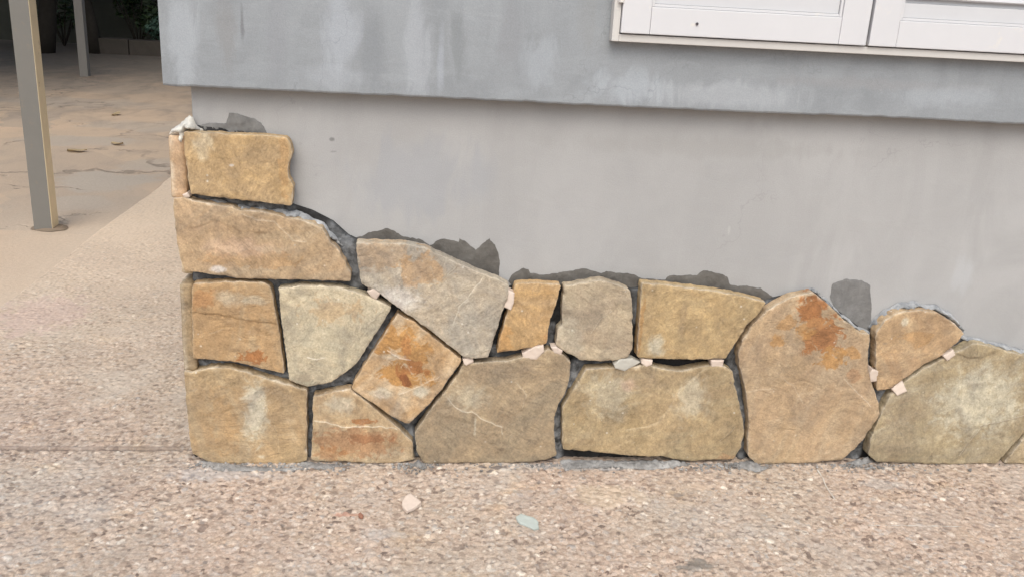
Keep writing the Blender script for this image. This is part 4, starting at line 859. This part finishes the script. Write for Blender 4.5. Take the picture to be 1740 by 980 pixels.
streak([(1.578, -.339), (1.65, -.341), (1.73, -.344), (1.81, -.348)], .0022, 'thin straight white scratch line on the pavement at lower right', 110)
streak([(1.566, -.075), (1.562, -.12), (1.553, -.16), (1.548, -.225)], .0020, 'faint white slanting streak on the pavement before the pointed stone', 111)

# ------------------------------------------------------------------ steel posts on the driveway
def post(x0, x1, y0, y1, h, ms, label):
    e = empty('steel_post', ((x0 + x1) / 2, (y0 + y1) / 2, -.02)); tag(e, label, 'post')
    ox, oy = e.location.x, e.location.y
    bm = bmesh.new(); box(bm, x0 - ox, x1 - ox, y0 - oy, y1 - oy, 0, h, .004, 3)
    o = from_bm('post_tube', bm, ms[0], e)
    if ms[1]:
        o.data.materials.append(ms[1])
        for p in o.data.polygons:
            if p.normal.x > .7: p.material_index = 1
    bm = bmesh.new(); 
    r = bmesh.ops.create_circle(bm, cap_ends=True, segments=40, radius=.085)
    for v in bm.verts:
        a = math.atan2(v.co.y, v.co.x); k = 1 + .25 * noise.noise(Vector((math.cos(a) * 1.5, math.sin(a) * 1.5, x0)))
        v.co = Vector((v.co.x * k + .02, v.co.y * k * .7, .003))
    ex = bmesh.ops.extrude_face_region(bm, geom=list(bm.faces)); 
    for v in [g_ for g_ in ex['geom'] if isinstance(g_, bmesh.types.BMVert)]: v.co = Vector(((v.co.x - .02) * .7 + .02, v.co.y * .7, .012))
    bmesh.ops.recalc_face_normals(bm, faces=bm.faces)
    from_bm('concrete_footing', bm, mat_simple('footing', (.22, .17, .125), .2, 30, .9, .5), e)
    return e
post(-1.2527, -1.1700, 2.165, 2.245, 2.7, (m_post, m_postlit), 'square grey steel post with warm light painted on its right side, nearest on the driveway')
post(-3.255, -3.165, 8.69, 8.78, 2.7, (m_postdark, m_post), 'square dull steel post further back in the shade before the trees')

# ------------------------------------------------------------------ dry leaves on the driveway
def dry_leaf(x, y, L, a, label, seed):
    bm = bmesh.new(); n = 9; rows = []
    for i in range(n):
        t = i / (n - 1); wd = L * .27 * math.sin(math.pi * min(1, t * .93 + .05)) ** .8
        rows.append([bm.verts.new((L * (t - .5), s * wd, .004 + .010 * abs(s) * (1 + .5 * math.sin(t * 5 + seed)) + .008 * t * t)) for s in (-1, -.5, 0, .5, 1)])
    for r0, r1 in zip(rows, rows[1:]):
        for k in range(4): bm.faces.new((r0[k], r0[k + 1], r1[k + 1], r1[k]))
    g_ = bmesh.ops.solidify(bm, geom=list(bm.faces), thickness=.0008)
    o = from_bm('dry_leaf', bm, m_leafdry, None, (x, y, -.0185), True); o.rotation_euler.z = a
    tag(o, label, 'leaf', 'dry leaves on the driveway')
dry_leaf(-1.74, 4.16, .12, .3, 'curled pale dry leaf on the driveway just right of the near steel post', 1)
dry_leaf(-1.58, 4.48, .10, -.4, 'small dry leaf on the driveway, nearer the wall than the curled one', 2)
dry_leaf(-2.02, 5.9, .11, 1.2, 'small dark dry leaf on the driveway far back in front of the garden', 3)

# ------------------------------------------------------------------ garden behind
bm = bmesh.new(); box(bm, -14, 3.5, 13.6, 13.8, -.05, 2.6, .01)
tag(from_bm('boundary_wall', bm, m_boundary), 'tall mossy dark boundary wall behind the garden trees', 'wall')
bm = bmesh.new()
x = -4.15; random.seed(3)
while x < 2.5:
    L = random.uniform(.45, .7); box(bm, x, x + L - .012, 11.85 + random.uniform(-.02, .02), 12.1, -.05, .20 + random.uniform(-.01, .015), .012); x += L
tag(from_bm('garden_kerb', bm, m_kerb), 'low dark stone kerb along the garden bed', 'kerb')
bm = bmesh.new(); bmesh.ops.create_grid(bm, x_segments=70, y_segments=10, size=1)
for v in bm.verts:
    v.co = Vector((v.co.x * 8 - 5, v.co.y * .85 + 12.8, 0)); v.co.z = .03 + .05 * fbm(v.co.x, v.co.y, 0, 1.2, 3) - (.08 if v.co.x < -4.2 else -.06)
o = from_bm('garden_soil', bm, m_soil, smooth=True); tag(o, 'dark soil of the garden bed under the trees', 'soil', kind='structure')

def tube(bm, pts, rad, seg=10):
    rings = []
    for i, p in enumerate(pts):
        t = (Vector(pts[min(i + 1, len(pts) - 1)]) - Vector(pts[max(i - 1, 0)])).normalized()
        a = t.orthogonal().normalized(); b = t.cross(a)
        if i == 0: a0 = a
        else:
            a = (a0 - t * a0.dot(t)).normalized(); b = t.cross(a); a0 = a
        rings.append([bm.verts.new(Vector(p) + (a * math.cos(2 * math.pi * k / seg) + b * math.sin(2 * math.pi * k / seg)) * rad[i] * (1 + .12 * noise.noise(Vector((k * .9, i * .7, p[0]))))) for k in range(seg)])
    for r0, r1 in zip(rings, rings[1:]):
        for k in range(seg): bm.faces.new((r0[k], r0[(k + 1) % seg], r1[(k + 1) % seg], r1[k]))
    bm.faces.new(rings[0][::-1]); bm.faces.new(rings[-1])
def leaves(name, centres, n, size, mat, parent, rnd):
    V = []; F = []
    for _ in range(n):
        c, r = rnd.choice(centres)
        d = Vector((rnd.gauss(0, 1), rnd.gauss(0, 1), rnd.gauss(0, 1))).normalized() * r * rnd.random() ** .45
        p = Vector(c) + Vector((d.x, d.y, d.z * .75))
        t = Vector((rnd.gauss(0, 1), rnd.gauss(0, 1), rnd.gauss(0, .5))).normalized(); u = t.orthogonal().normalized()
        u = (Matrix.Rotation(rnd.uniform(0, 6.28), 3, t) @ u); L = size * rnd.uniform(.6, 1.3); b = len(V)
        nn = t.cross(u)
        V += [tuple(p - t * L * .5), tuple(p + u * L * .22 + nn * L * .05), tuple(p + t * L * .5), tuple(p - u * L * .22 + nn * L * .05)]
        F += [(b, b + 1, b + 2, b + 3)]
    me = bpy.data.meshes.new(name); me.from_pydata(V, [], F)
    return link(name, me, mat, parent)
def tree(x, y, lean, h, rad, label, seed, fork=True):
    rnd = random.Random(seed); e = empty('tree', (x, y, -.02)); tag(e, label, 'tree', 'trees in the dark garden')
    bm = bmesh.new(); pts = []; rr = []
    for i in range(9):
        t = i / 8; pts.append((lean[0] * t + .05 * rnd.uniform(-1, 1), lean[1] * t + .05 * rnd.uniform(-1, 1), h * t - .02)); rr.append(rad * (1 - .55 * t) * (1.35 if i == 0 else 1))
    tube(bm, pts, rr, 12); top = Vector(pts[-1]); ends = [(top, 1.)]
    for k in range(5):
        i = rnd.choice((4, 5, 6, 7)); s = Vector(pts[i]); a = k * 1.3 + rnd.random(); d = Vector((math.cos(a), math.sin(a), .75))
        q = [s + d * L_ * 1.5 + Vector((0, 0, .15 * L_)) for L_ in (0, .3, .6, 1)]
        tube(bm, q, [rr[i] * .6, rr[i] * .45, rr[i] * .3, rr[i] * .12], 8); ends.append((q[-1], .9)); ends.append((q[2], .8))
    from_bm('trunk', bm, m_bark, e, smooth=True)
    cs = [(tuple(p + Vector((rnd.uniform(-.5, .5), rnd.uniform(-.5, .5), rnd.uniform(0, .8)))), r * rnd.uniform(.9, 1.3)) for p, r in ends for _ in range(2)]
    leaves('crown', cs, 5200, .17, m_leaf, e, rnd)
tree(-4.75, 11.6, (.5, .3), 3.2, .13, 'dark tree trunk leaning slightly, between the two posts', 11)
tree(-4.15, 11.9, (-.15, .2), 3.4, .10, 'thin dark tree trunk just left of the far post', 12)
tree(-3.55, 12.6, (1.9, .1), 3.0, .08, 'thin tree with trunk slanting up to the right behind the kerb', 13)
tree(-6.3, 11.4, (-.3, .2), 3.3, .15, 'thick dark tree at the far left behind the near post', 14)
tree(-2.2, 12.7, (.2, .1), 3.2, .12, 'dark tree trunk behind the kerb near the house wall', 15)
tree(-.9, 12.6, (.3, .0), 3.2, .13, 'tree behind the kerb hidden beyond the house corner', 16)
tree(-3.2, 10.6 + 5, (.3, .0), 3.6, .15, 'tree beyond the boundary wall', 17)
def shade_tree(x, y, label, seed, spread, n, zc=3.4):
    rnd = random.Random(seed); e = empty('tree', (x, y, -.02)); tag(e, label, 'tree', 'trees in the dark garden')
    bm = bmesh.new(); tube(bm, [(0, 0, -.02), (.03, .02, .8), (-.02, .05, 1.7), (0, 0, 2.5)], [.24, .18, .16, .14], 14); cs = []
    for k in range(9):
        a = k * .7 + rnd.random() * .3; L = spread * rnd.uniform(.5, .95)
        q = [Vector((0, 0, 2.2)), Vector((math.cos(a) * L * .35, math.sin(a) * L * .35, zc - .5)), Vector((math.cos(a) * L * .7, math.sin(a) * L * .7, zc)), Vector((math.cos(a) * L, math.sin(a) * L, zc + .3))]
        tube(bm, q, [.11, .08, .05, .02], 8); cs += [(tuple(q[1]), 1.0), (tuple(q[2]), 1.15), (tuple(q[3]), 1.0)]
    from_bm('trunk', bm, m_bark, e, smooth=True); leaves('crown', cs, n, .26, m_leaf, e, rnd)
shade_tree(-6.2, 7.6, 'added broad tree, out of view, shading the back of the driveway', 31, 5.2, 34000)  # unseen tree, added so its crown darkens the far driveway
shade_tree(.8, 13.0 + 3.2, 'added unseen shade tree beyond the boundary wall, behind the house', 32, 4.2, 16000)  # also out of view, added for more canopy shade at the back
def shrub(x, y, h, r, n, mat, label, seed):
    rnd = random.Random(seed); e = empty('shrub', (x, y, -.02)); tag(e, label, 'shrub', 'shrubs in the dark garden bed')
    bm = bmesh.new()
    for k in range(6):
        a = k * 1.05; d = Vector((math.cos(a) * r * .7, math.sin(a) * r * .7, h * .8)); tube(bm, [(0, 0, 0), tuple(d * .5 + Vector((0, 0, .05))), tuple(d)], [.015, .011, .005], 6)
    from_bm('stem', bm, m_bark, e)
    leaves('foliage', [((rnd.uniform(-r, r) * .6, rnd.uniform(-r, r) * .6, h * rnd.uniform(.35, .95)), r * .5) for _ in range(8)], n, .11, mat, e, rnd)
shrub(-3.25, 12.35, .62, .3, 240, m_leaf2, 'bluish green leafy shrub beside the house wall edge, above the kerb', 21)
shrub(-3.75, 12.75, 1.15, .55, 900, m_leaf, 'taller dark shrub behind the kerb', 22)
shrub(-2.7, 12.9, 1.2, .6, 900, m_leaf, 'dark shrub partly behind the house corner', 23)
shrub(-4.9, 12.9, .9, .5, 420, m_leaf, 'low dark shrub among the tree trunks', 24)
shrub(-6.0, 12.3, .5, .45, 420, m_leaf, 'low dark shrub at the far left of the garden', 25)
